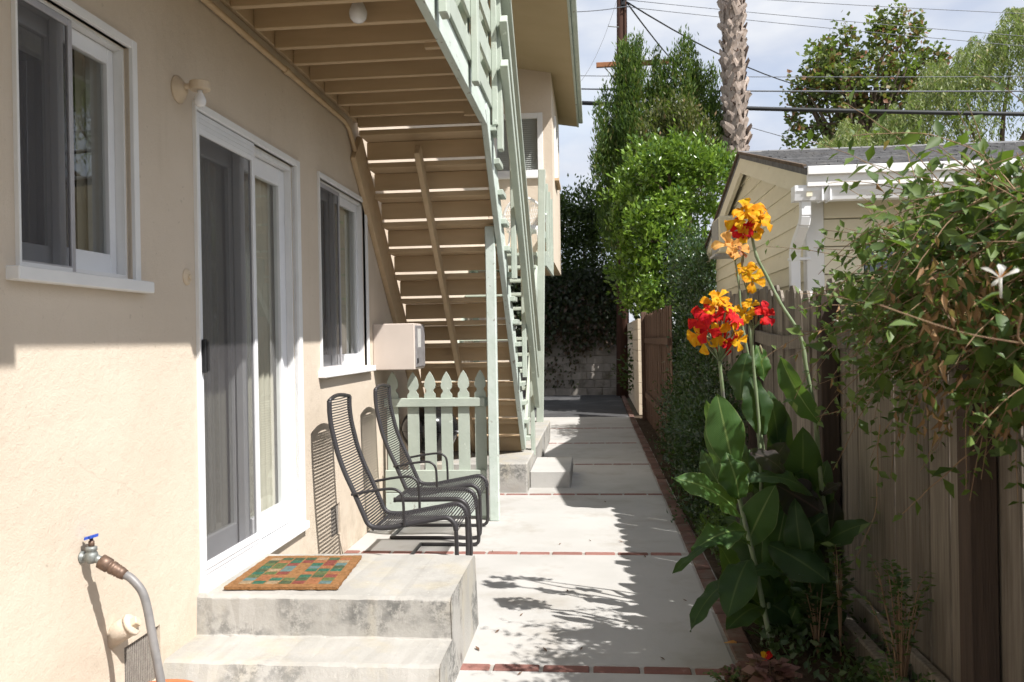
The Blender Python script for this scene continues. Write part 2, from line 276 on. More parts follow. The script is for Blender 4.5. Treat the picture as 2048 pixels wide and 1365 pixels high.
def mat_patch(name, c):
    return mat(name, c, tuple(x*0.6 for x in c), scale=60, rough=0.95, bump=1.0, bscale=160, spec=0.05, bdist=0.006, c3=(0.42, 0.30, 0.20), scale3=70, lo3=0.62, hi3=0.75)
mat_patch('coir', (0.33, 0.17, 0.075))
for i, c in enumerate([(0.055, 0.15, 0.10), (0.24, 0.075, 0.06), (0.13, 0.16, 0.07), (0.14, 0.21, 0.20), (0.36, 0.26, 0.16), (0.34, 0.15, 0.075), (0.085, 0.115, 0.065)]): mat_patch('coir_dye_%d' % i, c)

# ---------------------------------------------------------------- mesh helpers
def wloc(o):
    v = Vector((0, 0, 0))
    while o is not None: v += o.location; o = o.parent
    return v
def tag(o, label=None, cat=None, group=None, kind=None):
    for k, v in (('label', label), ('category', cat), ('group', group), ('kind', kind)):
        if v: o[k] = v
    return o
def thing(name, label, cat, loc=(0, 0, 0), group=None):
    o = bpy.data.objects.new(name, None); COL.objects.link(o); o.location = loc; o.empty_display_size = 0.1
    return tag(o, label, cat, group)
class MB:
    """collects shapes given in world metres; build() links them as one mesh object"""
    def __init__(s): s.v = []; s.f = []; s.uv = None
    def add(s, vs, fs):
        n = len(s.v); s.v.extend([tuple(p) for p in vs]); s.f.extend([tuple(i+n for i in f) for f in fs]); return s
    def box(s, lo, hi, c=0.0):
        x0, y0, z0 = lo; x1, y1, z1 = hi
        if x0 > x1: x0, x1 = x1, x0
        if y0 > y1: y0, y1 = y1, y0
        if z0 > z1: z0, z1 = z1, z0
        return s.obox(Vector(((x0+x1)/2, (y0+y1)/2, (z0+z1)/2)), Vector((1, 0, 0)), Vector((0, 1, 0)), Vector((0, 0, 1)), (x1-x0)/2, (y1-y0)/2, (z1-z0)/2, c)
    def obox(s, o, ax, ay, az, hx, hy, hz, c=0.0):
        o = Vector(o)
        if c <= 0:
            vs = [o+ax*(hx*i)+ay*(hy*j)+az*(hz*k) for k in (-1, 1) for j in (-1, 1) for i in (-1, 1)]
            return s.add(vs, [(0, 2, 3, 1), (4, 5, 7, 6), (0, 1, 5, 4), (2, 6, 7, 3), (0, 4, 6, 2), (1, 3, 7, 5)])
        c = min(c, hx*0.45, hy*0.45, hz*0.45); vs = []; idx = {}
        for i in (-1, 1):
            for j in (-1, 1):
                for k in (-1, 1):
                    for a in range(3):
                        d = [hx-c, hy-c, hz-c]; d[a] += c
                        idx[(i, j, k, a)] = len(vs); vs.append(o+ax*(d[0]*i)+ay*(d[1]*j)+az*(d[2]*k))
        fs = []
        R4 = [(-1, -1), (1, -1), (1, 1), (-1, 1)]
        for sg in (-1, 1):
            q = [idx[(sg, j, k, 0)] for j, k in R4]; fs.append(q if sg > 0 else q[::-1])
            q = [idx[(i, sg, k, 1)] for i, k in R4]; fs.append(q[::-1] if sg > 0 else q)
            q = [idx[(i, j, sg, 2)] for i, j in R4]; fs.append(q if sg > 0 else q[::-1])
        for a in (-1, 1):
            for b in (-1, 1):
                for (P, Q) in (((a, b, -1), (a, b, 1)),):
                    q = [idx[(*P, 0)], idx[(*Q, 0)], idx[(*Q, 1)], idx[(*P, 1)]]; fs.append(q if a*b < 0 else q[::-1])
                q = [idx[(a, -1, b, 0)], idx[(a, 1, b, 0)], idx[(a, 1, b, 2)], idx[(a, -1, b, 2)]]; fs.append(q if a*b > 0 else q[::-1])
                q = [idx[(-1, a, b, 1)], idx[(1, a, b, 1)], idx[(1, a, b, 2)], idx[(-1, a, b, 2)]]; fs.append(q if a*b < 0 else q[::-1])
        for i in (-1, 1):
            for j in (-1, 1):
                for k in (-1, 1):
                    q = [idx[(i, j, k, a)] for a in range(3)]; fs.append(q if i*j*k > 0 else q[::-1])
        return s.add(vs, fs)
    def bar(s, p0, p1, w, h, up=(0, 0, 1), c=0.0):
        """beam from p0 to p1, w across, h along the up side"""
        p0, p1 = Vector(p0), Vector(p1); d = (p1-p0); ln = d.length; d.normalize(); up = Vector(up)
        sd = d.cross(up)
        if sd.length < 1e-4: sd = d.cross(Vector((1, 0, 0)))
        sd.normalize(); u = sd.cross(d)
        return s.obox((p0+p1)/2, d, -sd, u, ln/2, w/2, h/2, c)
    def tube(s, pts, r, seg=8, cap=True, squash=1.0):
        pts = [Vector(p) for p in pts]; n = len(pts); rs = r if isinstance(r, (list, tuple)) else [r]*n
        t = [(pts[min(i+1, n-1)]-pts[max(i-1, 0)]).normalized() for i in range(n)]
        a = t[0].orthogonal().normalized(); vs = []; fs = []
        for i in range(n):
            a = (a - t[i]*a.dot(t[i]))
            a = a.normalized() if a.length > 1e-6 else t[i].orthogonal().normalized()
            b = t[i].cross(a)
            for k in range(seg):
                th = 2*math.pi*k/seg; vs.append(pts[i]+(a*math.cos(th)+b*math.sin(th)*squash)*rs[i])
        for i in range(n-1):
            for k in range(seg):
                k2 = (k+1) % seg; fs.append((i*seg+k, i*seg+k2, (i+1)*seg+k2, (i+1)*seg+k))
        if cap: fs.append(tuple(range(seg))[::-1]); fs.append(tuple(range((n-1)*seg, n*seg)))
        return s.add(vs, fs)
    def lathe(s, o, prof, seg=20, axis=(0, 0, 1), cap=True):
        o = Vector(o); az = Vector(axis).normalized(); ax = az.orthogonal().normalized(); ay = az.cross(ax); vs = []; fs = []
        for r, z in prof:
            for k in range(seg):
                th = 2*math.pi*k/seg; vs.append(o+az*z+(ax*math.cos(th)+ay*math.sin(th))*r)
        n = len(prof)
        for i in range(n-1):
            for k in range(seg):
                k2 = (k+1) % seg; fs.append((i*seg+k, i*seg+k2, (i+1)*seg+k2, (i+1)*seg+k))
        if cap: fs.append(tuple(range(seg))[::-1]); fs.append(tuple(range((n-1)*seg, n*seg)))
        return s.add(vs, fs)
    def prism(s, poly, ext):
        """poly: list of world points (planar), ext: extrusion vector"""
        p = [Vector(q) for q in poly]; e = Vector(ext); n = len(p)
        nr = Vector((0, 0, 0))
        for i in range(n): nr += (p[i]-p[0]).cross(p[(i+1) % n]-p[0])
        if nr.dot(e) > 0: p = p[::-1]
        return s.add(p+[q+e for q in p], [tuple(range(n)), tuple(range(n, 2*n))[::-1]]+[(i, i+n, (i+1) % n+n, (i+1) % n) for i in range(n)])
    def build(s, name, mt, parent=None, smooth=False, org=None, var=None):
        if parent is not None: org_w = wloc(parent)
        elif org is not None: org_w = Vector(org)
        else:
            a = np.array(s.v); org_w = Vector(((a[:, 0].min()+a[:, 0].max())/2, (a[:, 1].min()+a[:, 1].max())/2, a[:, 2].min()))
        me = bpy.data.meshes.new(name); me.from_pydata([tuple(Vector(p)-org_w) for p in s.v], [], s.f)
        if smooth: me.polygons.foreach_set('use_smooth', [True]*len(me.polygons))
        me.materials.append(M[mt] if isinstance(mt, str) else mt); me.update()
        o = bpy.data.objects.new(name, me); COL.objects.link(o)
        if parent is not None: o.parent = parent
        else: o.location = org_w
        return o
def B(name, lo, hi, mt, parent=None, c=0.003): return MB().box(lo, hi, c).build(name, mt, parent)
def struct(o): o['kind'] = 'structure'; return o
def catenary(a, b, sag, n=14):
    a, b = Vector(a), Vector(b); return [a.lerp(b, i/n) - Vector((0, 0, 4*sag*(i/n)*(1-i/n))) for i in range(n+1)]

def leaf_cloud(name, P, D, size, mt, parent, rng, aspect=0.5, fold=0.25, nrm=None, varbase=None, kind='stuff', bend=0.0):
    """P: (n,3) leaf bases in world metres, D: (n,3) directions; each leaf is a folded four-cornered blade"""
    n = len(P); D = D/np.maximum(np.linalg.norm(D, axis=1, keepdims=True), 1e-6)
    if nrm is None: nrm = rng.normal(size=(n, 3)) + np.array([0, 0, 0.9])
    S = np.cross(D, nrm); S /= np.maximum(np.linalg.norm(S, axis=1, keepdims=True), 1e-6); U = np.cross(S, D)
    ln = (np.asarray(size)*rng.uniform(0.7, 1.25, n))[:, None]; w = ln*aspect*0.5
    V = np.empty((n, 4, 3)); V[:, 0] = P; V[:, 2] = P+D*ln-U*ln*bend
    mid = P+D*ln*0.45; V[:, 1] = mid+S*w+U*w*fold; V[:, 3] = mid-S*w+U*w*fold
    V = V.reshape(-1, 3) - np.array(wloc(parent)) if parent is not None else V.reshape(-1, 3)
    me = bpy.data.meshes.new(name); me.vertices.add(4*n); me.vertices.foreach_set('co', V.ravel())
    idx = np.arange(n)[:, None]*4; tri = np.concatenate([idx+np.array([0, 1, 2]), idx+np.array([0, 2, 3])], 1).reshape(-1, 3)
    me.loops.add(tri.size); me.loops.foreach_set('vertex_index', tri.ravel().astype(np.int32))
    me.polygons.add(len(tri)); me.polygons.foreach_set('loop_start', np.arange(0, tri.size, 3, dtype=np.int32)); me.polygons.foreach_set('loop_total', np.full(len(tri), 3, np.int32))
    me.update(calc_edges=True)
    a = me.attributes.new('var', 'FLOAT', 'POINT'); vv = rng.uniform(0, 1, n) if varbase is None else np.clip(varbase+rng.normal(0, 0.16, n), 0, 1)
    a.data.foreach_set('value', np.repeat(vv, 4).astype(np.float32))
    me.materials.append(M[mt]); o = bpy.data.objects.new(name, me); COL.objects.link(o); o.parent = parent
    if kind: o['kind'] = kind
    return o

# ================================================================ the ground
XW = -1.75                                    # face of the house wall
struct(MB().add([(-200, -200, -0.06), (200, -200, -0.06), (200, 200, -0.06), (-200, 200, -0.06)], [(0, 1, 2, 3)]).build('ground', 'dry_ground', org=(0, 0, -0.06)))
path = thing('concrete_path', None, None, (0, 2, -0.05)); path['kind'] = 'structure'
MB().box((XW, 1.6, -0.055), (0.705, 15.72, -0.006)).build('mortar_bed', 'mortar', path)
STRIPS = [1.72, 3.74, 5.75, 7.93, 9.82, 11.80, 13.75]; SW = 0.068; XR = 0.60
ys = STRIPS + [15.72]
for i in range(len(STRIPS)):
    y0 = STRIPS[i]+SW/2+0.006; y1 = (ys[i+1]-SW/2-0.006) if i+1 < len(STRIPS) else ys[i+1]
    B('slab', (XW, y0, -0.05), (XR-0.008, y1, 0.0), 'concrete_slab', path, 0.006)
    n = 0; x = XW+0.02-0.06*(i % 3)
    while x < XR-0.03:
        a, b = max(x, XW+0.004), min(x+0.202, XR-0.004)
        if b-a > 0.03: B('brick', (a, STRIPS[i]-SW/2, -0.045), (b, STRIPS[i]+SW/2, 0.001+random.uniform(-0.002, 0.0015)), 'brick_red', path, 0.005)
        x += 0.220
bd = thing('brick_border', None, None, (0.66, 8, -0.05)); bd['kind'] = 'structure'
y = 2.6
while y < 21.3:
    dx = random.uniform(-0.004, 0.004)
    xo = 0.0 if y < 15.7 else (y-15.7)*0.006
    B('brick', (XR+0.006+dx+xo, y, -0.05), (XR+0.10+dx+xo, y+0.203, 0.003+random.uniform(-0.004, 0.004)), 'brick_dirty', bd, 0.005); y += 0.214
def bumpy(name, x0, x1, y0, y1, z, amp, nx, ny, mt, seed):
    r = random.Random(seed); vs = []; fs = []
    for j in range(ny+1):
        for i in range(nx+1): vs.append((x0+(x1-x0)*i/nx, y0+(y1-y0)*j/ny, z+r.uniform(-amp, amp)))
    for j in range(ny):
        for i in range(nx): a = j*(nx+1)+i; fs.append((a, a+1, a+nx+2, a+nx+1))
    return struct(MB().add(vs, fs).build(name, mt, smooth=True))
bumpy('planting_bed', 0.708, 1.62, 1.0, 16.0, -0.012, 0.018, 16, 200, 'soil', 3)
struct(MB().box((-9, 15.73, -0.055), (0.60, 21.75, -0.002)).build('alley_road', 'asphalt'))

# ================================================================ the house
house = thing('house', 'two-storey tan stucco house with white sliding windows and wide eaves', 'house', (-4.0, 6.0, 0.0))
def wall_x(name, X, y0, y1, z0, z1, ops, depth, mt, parent, sgn=-1, caps=True):
    """wall in the plane x = X seen from +x, with openings and their reveals"""
    Ysn = sorted(set([y0, y1]+[v for o in ops for v in o[:2]])); Zs = sorted(set([z0, z1]+[v for o in ops for v in o[2:]])); mb = MB()
    for i in range(len(Ysn)-1):
        for k in range(len(Zs)-1):
            yc, zc = (Ysn[i]+Ysn[i+1])/2, (Zs[k]+Zs[k+1])/2
            if any(o[0] < yc < o[1] and o[2] < zc < o[3] for o in ops): continue
            a, b, c, d = Ysn[i], Ysn[i+1], Zs[k], Zs[k+1]
            mb.add([(X, a, c), (X, b, c), (X, b, d), (X, a, d)], [(0, 1, 2, 3)])
    D = X+sgn*depth
    for a, b, c, d in ops:
        mb.add([(X, a, c), (X, b, c), (X, b, d), (X, a, d), (D, a, c), (D, b, c), (D, b, d), (D, a, d)], [(0, 4, 5, 1), (1, 5, 6, 2), (2, 6, 7, 3), (3, 7, 4, 0)])
    for q in () if not caps else ([(X, y0, z0), (X, y0, z1), (D, y0, z1), (D, y0, z0)], [(X, y1, z0), (X, y1, z1), (D, y1, z1), (D, y1, z0)], [(X, y0, z1), (X, y1, z1), (D, y1, z1), (D, y0, z1)]):
        mb.add(q, [(0, 1, 2, 3)])
    return mb.build(name, mt, parent)
W1 = (2.44, 3.09, 1.70, 2.585); DR = (3.61, 4.88, 0.385, 2.495); W2 = (5.31, 6.42, 1.27, 2.515)
VA = (2.985, 3.245, 0.125, 0.335); VB = (5.46, 5.66, 0.15, 0.36)
wall_x('wall', XW, -4.0, 14.4, -0.05, 6.25, [W1, DR, W2, VA, VB], 0.17, 'stucco', house)
# rooms behind the openings
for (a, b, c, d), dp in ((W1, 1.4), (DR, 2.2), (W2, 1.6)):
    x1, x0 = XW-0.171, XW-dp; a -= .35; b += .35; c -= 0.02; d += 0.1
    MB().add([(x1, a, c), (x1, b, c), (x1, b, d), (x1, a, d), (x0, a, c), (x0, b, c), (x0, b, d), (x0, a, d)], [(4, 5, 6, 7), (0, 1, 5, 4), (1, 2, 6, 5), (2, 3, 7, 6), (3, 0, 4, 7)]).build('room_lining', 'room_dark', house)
def curtain(y0, y1, z0, z1, X, parent, folds=9, amp=0.022, seed=1):
    r = random.Random(seed); n = folds*8; vs = []; fs = []; ph = [r.uniform(-0.8, 0.8) for _ in range(n+1)]
    for i in range(n+1):
        y = y0+(y1-y0)*i/n; x = X+amp*math.sin(2*math.pi*folds*i/n+ph[i//8])*(0.7+0.3*math.sin(i*0.37))
        vs += [(x, y, z0), (x, y, z1)]
    for i in range(n): fs.append((2*i, 2*i+2, 2*i+3, 2*i+1))
    return MB().add(vs, fs).build('curtain', 'curtain_cloth', parent, smooth=True)
def frame_x(mb, X0, X1, a, b, c, d, wl, wr, wb, wt, ch=0.003):
    mb.box((X0, a, c), (X1, a+wl, d), ch); mb.box((X0, b-wr, c), (X1, b, d), ch)
    mb.box((X0+0.001, a+wl, c), (X1-0.001, b-wr, c+wb), ch); mb.box((X0+0.001, a+wl, d-wt), (X1-0.001, b-wr, d), ch); return mb
def quad_x(name, X, a, b, c, d, mt, parent): return MB().add([(X, a, c), (X, b, c), (X, b, d), (X, a, d)], [(0, 1, 2, 3)]).build(name, mt, parent)
def sliding_window(op, split, sill_out, seed):
    a, b, c, d = op
    cs = MB(); w = 0.035                       # casing proud of the stucco
    cs.box((XW-0.02, a-0.010, c), (XW+0.016, a, d+w), 0.003); cs.box((XW-0.02, b, c), (XW+0.016, b+w, d+w), 0.003); cs.box((XW-0.02, a, d), (XW+0.015, b, d+w), 0.003)
    cs.box((XW-0.168, a, c), (XW-0.0205, a+0.012, d)); cs.box((XW-0.168, b-0.012, c), (XW-0.0205, b, d)); cs.box((XW-0.168, a+0.012, d-0.012), (XW-0.0205, b-0.012, d)); cs.box((XW-0.168, a+0.012, c), (XW-0.0205, b-0.012, c+0.02))
    win = cs.build('window', 'white_paint', house)
    MB().box((XW-0.02, a-w-0.02, c-0.045), (XW+sill_out, b+w+0.045, c-0.001), 0.004).build('sill', 'white_paint', win)
    a += 0.013; b -= 0.013; c += 0.021; d -= 0.013
    frame_x(MB(), XW-0.085, XW-0.055, split-0.02, b, c, d, 0.035, 0.04, 0.075, 0.06).build('sash_frame', 'white_metal', win)
    quad_x('pane', XW-0.072, split, b-0.035, c+0.07, d-0.055, 'window_glass', win)
    frame_x(MB(), XW-0.125, XW-0.095, a, split+0.03, c, d, 0.04, 0.035, 0.075, 0.06).build('sash_frame', 'white_metal', win)
    quad_x('pane', XW-0.112, a+0.035, split, c+0.07, d-0.055, 'window_glass', win)
    frame_x(MB(), XW-0.034, XW-0.020, a, split+0.012, c-0.015, d, 0.014, 0.022, 0.02, 0.025, 0.002).build('screen_frame', 'grey_aluminium', win)
    quad_x('screen', XW-0.027, a+0.012, split-0.008, c, d-0.02, 'insect_screen', win)
    return win
w1 = sliding_window(W1, 2.755, 0.045, 1); curtain(3.10, 3.3, 1.6, 2.6, XW-0.22, w1, 3, 0.02, 4); curtain(2.3, 2.50, 1.6, 2.6, XW-0.22, w1, 3, 0.02, 5)
MB().box((XW-0.25, 2.5, 2.50), (XW-0.21, 3.0, 2.60), 0.004).build('curtain_rail', 'white_paint', w1)
w2 = sliding_window(W2, 5.83, 0.05, 2); curtain(5.88, 6.405, 1.30, 2.50, XW-0.120, w2, 7, 0.012, 6); curtain(5.33, 5.86, 1.30, 2.50, XW-0.150, w2, 7, 0.010, 7)
# sliding door
a, b, c, d = DR; w = 0.038; dm = MB()
dm.box((XW-0.02, a-0.010, c), (XW+0.018, a, d+w), 0.003); dm.box((XW-0.02, b, c), (XW+0.018, b+w+0.015, d+w), 0.003); dm.box((XW-0.02, a, d), (XW+0.017, b, d+w), 0.003)
dm.box((XW-0.168, b-0.014, c), (XW-0.0205, b, d)); dm.box((XW-0.168, a, c), (XW-0.0205, a+0.014, d)); dm.box((XW-0.168, a+0.014, d-0.03), (XW-0.0205, b-0.014, d))
door = dm.build('sliding_door', 'white_paint', house)
MB().box((XW-0.165, a-0.025, c-0.04), (XW+0.038, b+w+0.02, c+0.004), 0.004).build('sill', 'white_paint', door)
sp = 4.26
frame_x(MB(), XW-0.095, XW-0.058, sp-0.03, b-0.015, c+0.012, d-0.032, 0.06, 0.085, 0.13, 0.10).build('door_frame', 'white_metal', door)
quad_x('pane', XW-0.075, sp+0.025, b-0.095, c+0.135, d-0.125, 'window_glass', door)
frame_x(MB(), XW-0.145, XW-0.108, a+0.015, sp+0.04, c+0.012, d-0.032, 0.06, 0.06, 0.13, 0.10).build('door_frame', 'white_metal', door)
quad_x('pane', XW-0.125, a+0.07, sp-0.015, c+0.135, d-0.125, 'window_glass', door)
sf = frame_x(MB(), XW-0.016, XW+0.008, a+0.012, sp+0.012, c+0.006, d-0.004, 0.030, 0.034, 0.085, 0.095, 0.003)
for k in range(3):                             # stepped ribs of the aluminium rails
    sf.box((XW+0.0085, a+0.015, c+0.022+0.02*k), (XW+0.011, sp+0.009, c+0.028+0.02*k)); sf.box((XW+0.0085, a+0.015, d-0.03-0.022*k), (XW+0.011, sp+0.009, d-0.022-0.022*k))
sfo = sf.build('screen_frame', 'white_metal', door)
quad_x('screen', XW-0.004, a+0.04, sp-0.02, c+0.088, d-0.096, 'insect_screen', door)
hb = MB().box((XW+0.009, a+0.018, 1.325), (XW+0.030, a+0.040, 1.475), 0.004); hb.box((XW+0.030, a+0.026, 1.335), (XW+0.040, a+0.036, 1.465), 0.003); hb.build('handle', 'black_plastic', door)
curtain(4.30, 4.865, 0.42, 2.46, XW-0.125, door, 7, 0.012, 8); curtain(3.63, 4.30, 0.42, 2.46, XW-0.165, door, 9, 0.010, 9)
# foundation vents
for v in (VA, VB):
    a, b, c, d = v; vm = MB().box((XW-0.16, a-0.01, c-0.01), (XW-0.15, b+0.01, d+0.01))
    vo = vm.build('foundation_vent', 'room_dark', house); g = MB(); n = 17
    for k in range(n): z = c+(d-c)*(k+0.5)/n; g.box((XW-0.020, a+0.002, z-0.0028), (XW-0.016, b-0.002, z+0.0028))
    n = 20
    for k in range(n): y = a+(b-a)*(k+0.5)/n; g.box((XW-0.0155, y-0.0022, c+0.002), (XW-0.012, y+0.0022, d-0.002))
    g.build('wire_mesh', 'vent_mesh', vo)
# upper volume at the far end, with its window, and the long eave
XF, YF, YE, ZB = -0.655, 14.3, 17.35, 2.74
def wall_y(mb, Y, x0, x1, z0, z1, ops):
    Xs = sorted(set([x0, x1]+[v for o in ops for v in o[:2]])); Zs = sorted(set([z0, z1]+[v for o in ops for v in o[2:]]))
    for i in range(len(Xs)-1):
        for k in range(len(Zs)-1):
            xc, zc = (Xs[i]+Xs[i+1])/2, (Zs[k]+Zs[k+1])/2
            if any(o[0] < xc < o[1] and o[2] < zc < o[3] for o in ops): continue
            mb.add([(Xs[i], Y, Zs[k]), (Xs[i+1], Y, Zs[k]), (Xs[i+1], Y, Zs[k+1]), (Xs[i], Y, Zs[k+1])], [(0, 1, 2, 3)])
    return mb
FW = (-1.62, -0.87, 4.27, 5.20); fw = wall_y(MB(), YF, XW, XF, ZB, 6.3, [FW])
fw.add([(FW[i], YF+e, FW[j]) for e in (0, 0.1) for i, j in ((0, 2), (1, 2), (1, 3), (0, 3))], [(0, 1, 5, 4), (1, 2, 6, 5), (2, 3, 7, 6), (3, 0, 4, 7)])
fw.build('wall', 'stucco', house)
SWN = (15.15, 15.95, 4.35, 5.35)
wall_x('wall', XF, YF, YE, ZB, 6.3, [SWN], 0.1, 'stucco', house, caps=False)
MB().add([(XF, YF, ZB), (XW, YF, ZB), (XW, YE, ZB), (XF, YE, ZB)], [(0, 1, 2, 3)]).build('overhang_underside', 'soffit_paint', house)
MB().add([(XF, YE, ZB), (XW, YE, ZB), (XW, YE, 6.3), (XF, YE, 6.3)], [(0, 1, 2, 3)]).build('wall', 'stucco', house)
MB().box((XW-3, 14.35, -0.05), (XW, YE-0.01, 2.7)).build('wall', 'stucco', house)
# window of the upper volume: frame, blinds and pane
x0, x1, z0, z1 = FW; fr = MB()
fr.box((x0-0.06, YF-0.02, z0-0.06), (x0+0.03, YF+0.06, z1+0.06), 0.004); fr.box((x1-0.03, YF-0.02, z0-0.06), (x1+0.06, YF+0.06, z1+0.06), 0.004)
fr.box((x0+0.03, YF-0.019, z0-0.06), (x1-0.03, YF+0.06, z0+0.03), 0.004); fr.box((x0+0.03, YF-0.019, z1-0.03), (x1-0.03, YF+0.06, z1+0.06), 0.004)
fwin = fr.build('window', 'white_paint', house)
MB().box((x0-0.1, YF-0.06, z0-0.115), (x1+0.1, YF+0.02, z0-0.062), 0.004).build('sill', 'white_paint', fwin)
n = 26
for k in range(n):
    z = z0+0.04+(z1-z0-0.08)*k/(n-1); MB().obox(((x0+x1)/2, YF+0.075, z), Vector((1, 0, 0)), Vector((0, 0.8, 0.6)), Vector((0, -0.6, 0.8)), (x1-x0)/2-0.03, 0.017, 0.0012).build('blind_slat', 'blinds', fwin)
MB().add([(x0, YF+0.095, z0), (x1, YF+0.095, z0), (x1, YF+0.095, z1), (x0, YF+0.095, z1)], [(0, 1, 2, 3)]).build('backing', 'blinds', fwin)
MB().add([(x0, YF+0.04, z0), (x1, YF+0.04, z0), (x1, YF+0.04, z1), (x0, YF+0.04, z1)], [(0, 1, 2, 3)]).build('pane', 'window_glass', fwin)
a, b, c, d = SWN
swin = frame_x(MB(), XF-0.05, XF+0.03, a-0.05, b+0.05, c-0.05, d+0.05, 0.07, 0.07, 0.07, 0.07).build('window', 'white_paint', house)
MB().box((XF-0.02, a-0.09, c-0.10), (XF+0.075, b+0.09, c-0.052), 0.004).build('sill', 'tan_paint', swin)
quad_x('pane', XF-0.03, a, b, c, d, 'window_glass', swin); quad_x('backing', XF-0.095, a, b, c, d, 'blinds', swin)
# sloping soffit and roof
XE, ZE = -0.285, 5.86
def roofz(x): return ZE+(XE-x)*0.17
MB().add([(XE, -5, ZE), (XE, 17.75, ZE), (-4.5, 17.75, roofz(-4.5)), (-4.5, -5, roofz(-4.5))], [(0, 1, 2, 3)]).build('soffit', 'soffit_paint', house)
MB().add([(XE+0.06, -5, ZE+0.17), (XE+0.06, 17.8, ZE+0.17), (-4.5, 17.8, roofz(-4.5)+0.19), (-4.5, -5, roofz(-4.5)+0.19)], [(3, 2, 1, 0)]).build('roof', 'shingle', house)
MB().box((XE+0.036, -5, ZE+0.04), (XE+0.12, 17.7, ZE+0.15), 0.012).build('gutter', 'sage_worn', house)
MB().box((XE, -5, ZE-0.015), (XE+0.035, 17.78, ZE+0.155), 0.004).build('fascia', 'sage_worn', house)
MB().prism([(XE+0.036, 17.751, ZE-0.01), (XE+0.036, 17.751, ZE+0.16), (-4.5, 17.751, roofz(-4.5)+0.18), (-4.5, 17.751, roofz(-4.5)-0.02)], (0, 0.03, 0)).build('fascia', 'sage_worn', house)

# ---- things fixed to or standing at the wall
t = thing('wall_lamp', 'cream wall lamp with bare bulb hanging beside the sliding door', 'lamp', (XW, 3.47, 2.53))
MB().lathe((XW, 3.47, 2.54), [(0.058, 0), (0.058, 0.008), (0.045, 0.014), (0.045, 0.02), (0.028, 0.026), (0.026, 0.036)], 24, (1, 0, 0)).build('back_plate', 'cream_fixture', t, True)
MB().tube([(XW+0.03, 3.47, 2.55), (XW+0.07, 3.475, 2.555)], 0.012, 10).build('arm', 'cream_fixture', t)
MB().lathe((XW+0.095, 3.48, 2.535), [(0.041, 0.0), (0.043, 0.004), (0.043, 0.034), (0.039, 0.037)], 24).build('socket_cap', 'cream_fixture', t)
def bulb(o, r, name, parent, up=-1):
    return MB().lathe(o, [(r*0.42, 0), (r*0.45, up*r*0.5), (r*0.75, up*r*1.0), (r*0.98, up*r*1.6), (r*1.0, up*r*1.95), (r*0.88, up*r*2.45), (r*0.55, up*r*2.8), (r*0.05, up*r*2.92)], 20).build(name, 'bulb_glass', parent, True)
bulb((XW+0.095, 3.48, 2.536), 0.025, 'bulb', t)
t = thing('ceiling_lamp', 'bare white bulb hanging under the tan balcony joists', 'lamp', (-1.14, 4.13, 3.2))
MB().lathe((-1.14, 4.13, 3.16), [(0.03, 0), (0.03, 0.035), (0.05, 0.04), (0.05, 0.06)], 18).build('socket', 'panel_grey', t)
bulb((-1.14, 4.13, 3.165), 0.045, 'bulb', t)
t = thing('doorbell', 'small round cream doorbell left of the sliding door', 'doorbell', (XW, 3.52, 1.745))
MB().lathe((XW, 3.52, 1.745), [(0.036, 0), (0.036, 0.004), (0.028, 0.010), (0.026, 0.012)], 20, (1, 0, 0)).build('plate', 'cream_fixture', t, False)
MB().lathe((XW+0.011, 3.52, 1.745), [(0.012, 0), (0.012, 0.008), (0.009, 0.010)], 14, (1, 0, 0)).build('button', 'cream_fixture', t)
t = thing('conduit', 'tan electrical conduit running along the wall under the balcony and down the stairs', 'conduit', (XW, 4.0, 3.0))
pts = [(XW+0.022, y, 3.01) for y in (-1, 1, 3, 5, 5.85)]+[(XW+0.022, 5.97, 2.98), (XW+0.022, 6.06, 2.90), (XW+0.022, 6.6, 2.36), (XW+0.022, 7.2, 1.75), (XW+0.022, 8.1, 0.85)]
MB().tube(pts, 0.016, 10).build('pipe', 'tan_paint', t, True)
for p, q in (((XW+0.022, 4.69, 3.01), (XW+0.022, 4.75, 3.01)), ((XW+0.022, 6.40, 2.56), (XW+0.022, 6.44, 2.52)), ((XW+0.022, 7.05, 1.90), (XW+0.022, 7.09, 1.86))): MB().tube([p, q], 0.021, 10).build('coupling', 'tan_paint', t)
# faucet, hose, clean-out, pot
t = thing('garden_tap', 'grey metal garden tap with blue handle on the stucco wall', 'tap', (XW, 2.73, 0.74))
yt = 2.735
MB().lathe((XW, yt, 0.735), [(0.022, 0), (0.020, 0.006), (0.012, 0.008), (0.012, 0.014), (0.016, 0.015), (0.016, 0.022), (0.012, 0.024), (0.013, 0.03)], 12, (1, 0, 0)).build('inlet', 'galvanised', t, True)
MB().lathe((XW+0.036, yt, 0.715), [(0.012, 0), (0.02, 0.01), (0.023, 0.022), (0.02, 0.035), (0.015, 0.042), (0.019, 0.045), (0.019, 0.055), (0.012, 0.058)], 14).build('body', 'galvanised', t, True)
MB().tube([(XW+0.036, yt, 0.735), (XW+0.056, yt+0.005, 0.727), (XW+0.070, yt+0.007, 0.719)], [0.016, 0.014, 0.015], 12).build('spout', 'galvanised', t, True)
MB().lathe((XW+0.036, yt, 0.772), [(0.010, 0), (0.010, 0.018), (0.006, 0.020), (0.006, 0.030)], 10).build('stem', 'brass_old', t, True)
hm = MB(); prof = []
for k in range(48):
    th = 2*math.pi*k/48; r = 0.021+0.004*math.cos(6*th); prof.append((XW+0.036+r*math.cos(th), yt+r*math.sin(th), 0.800+0.25*r*math.cos(th)))
hm.prism(prof, (0, 0, 0.009)); hm.build('handle', 'blue_handle', t)
t = thing('garden_hose', 'short grey hose running from the tap into the terracotta pot', 'hose', (XW+0.2, 2.8, 0))
c0 = Vector((XW+0.062, yt+0.007, 0.722)); dr = Vector((0.86, 0.05, -0.5)).normalized()
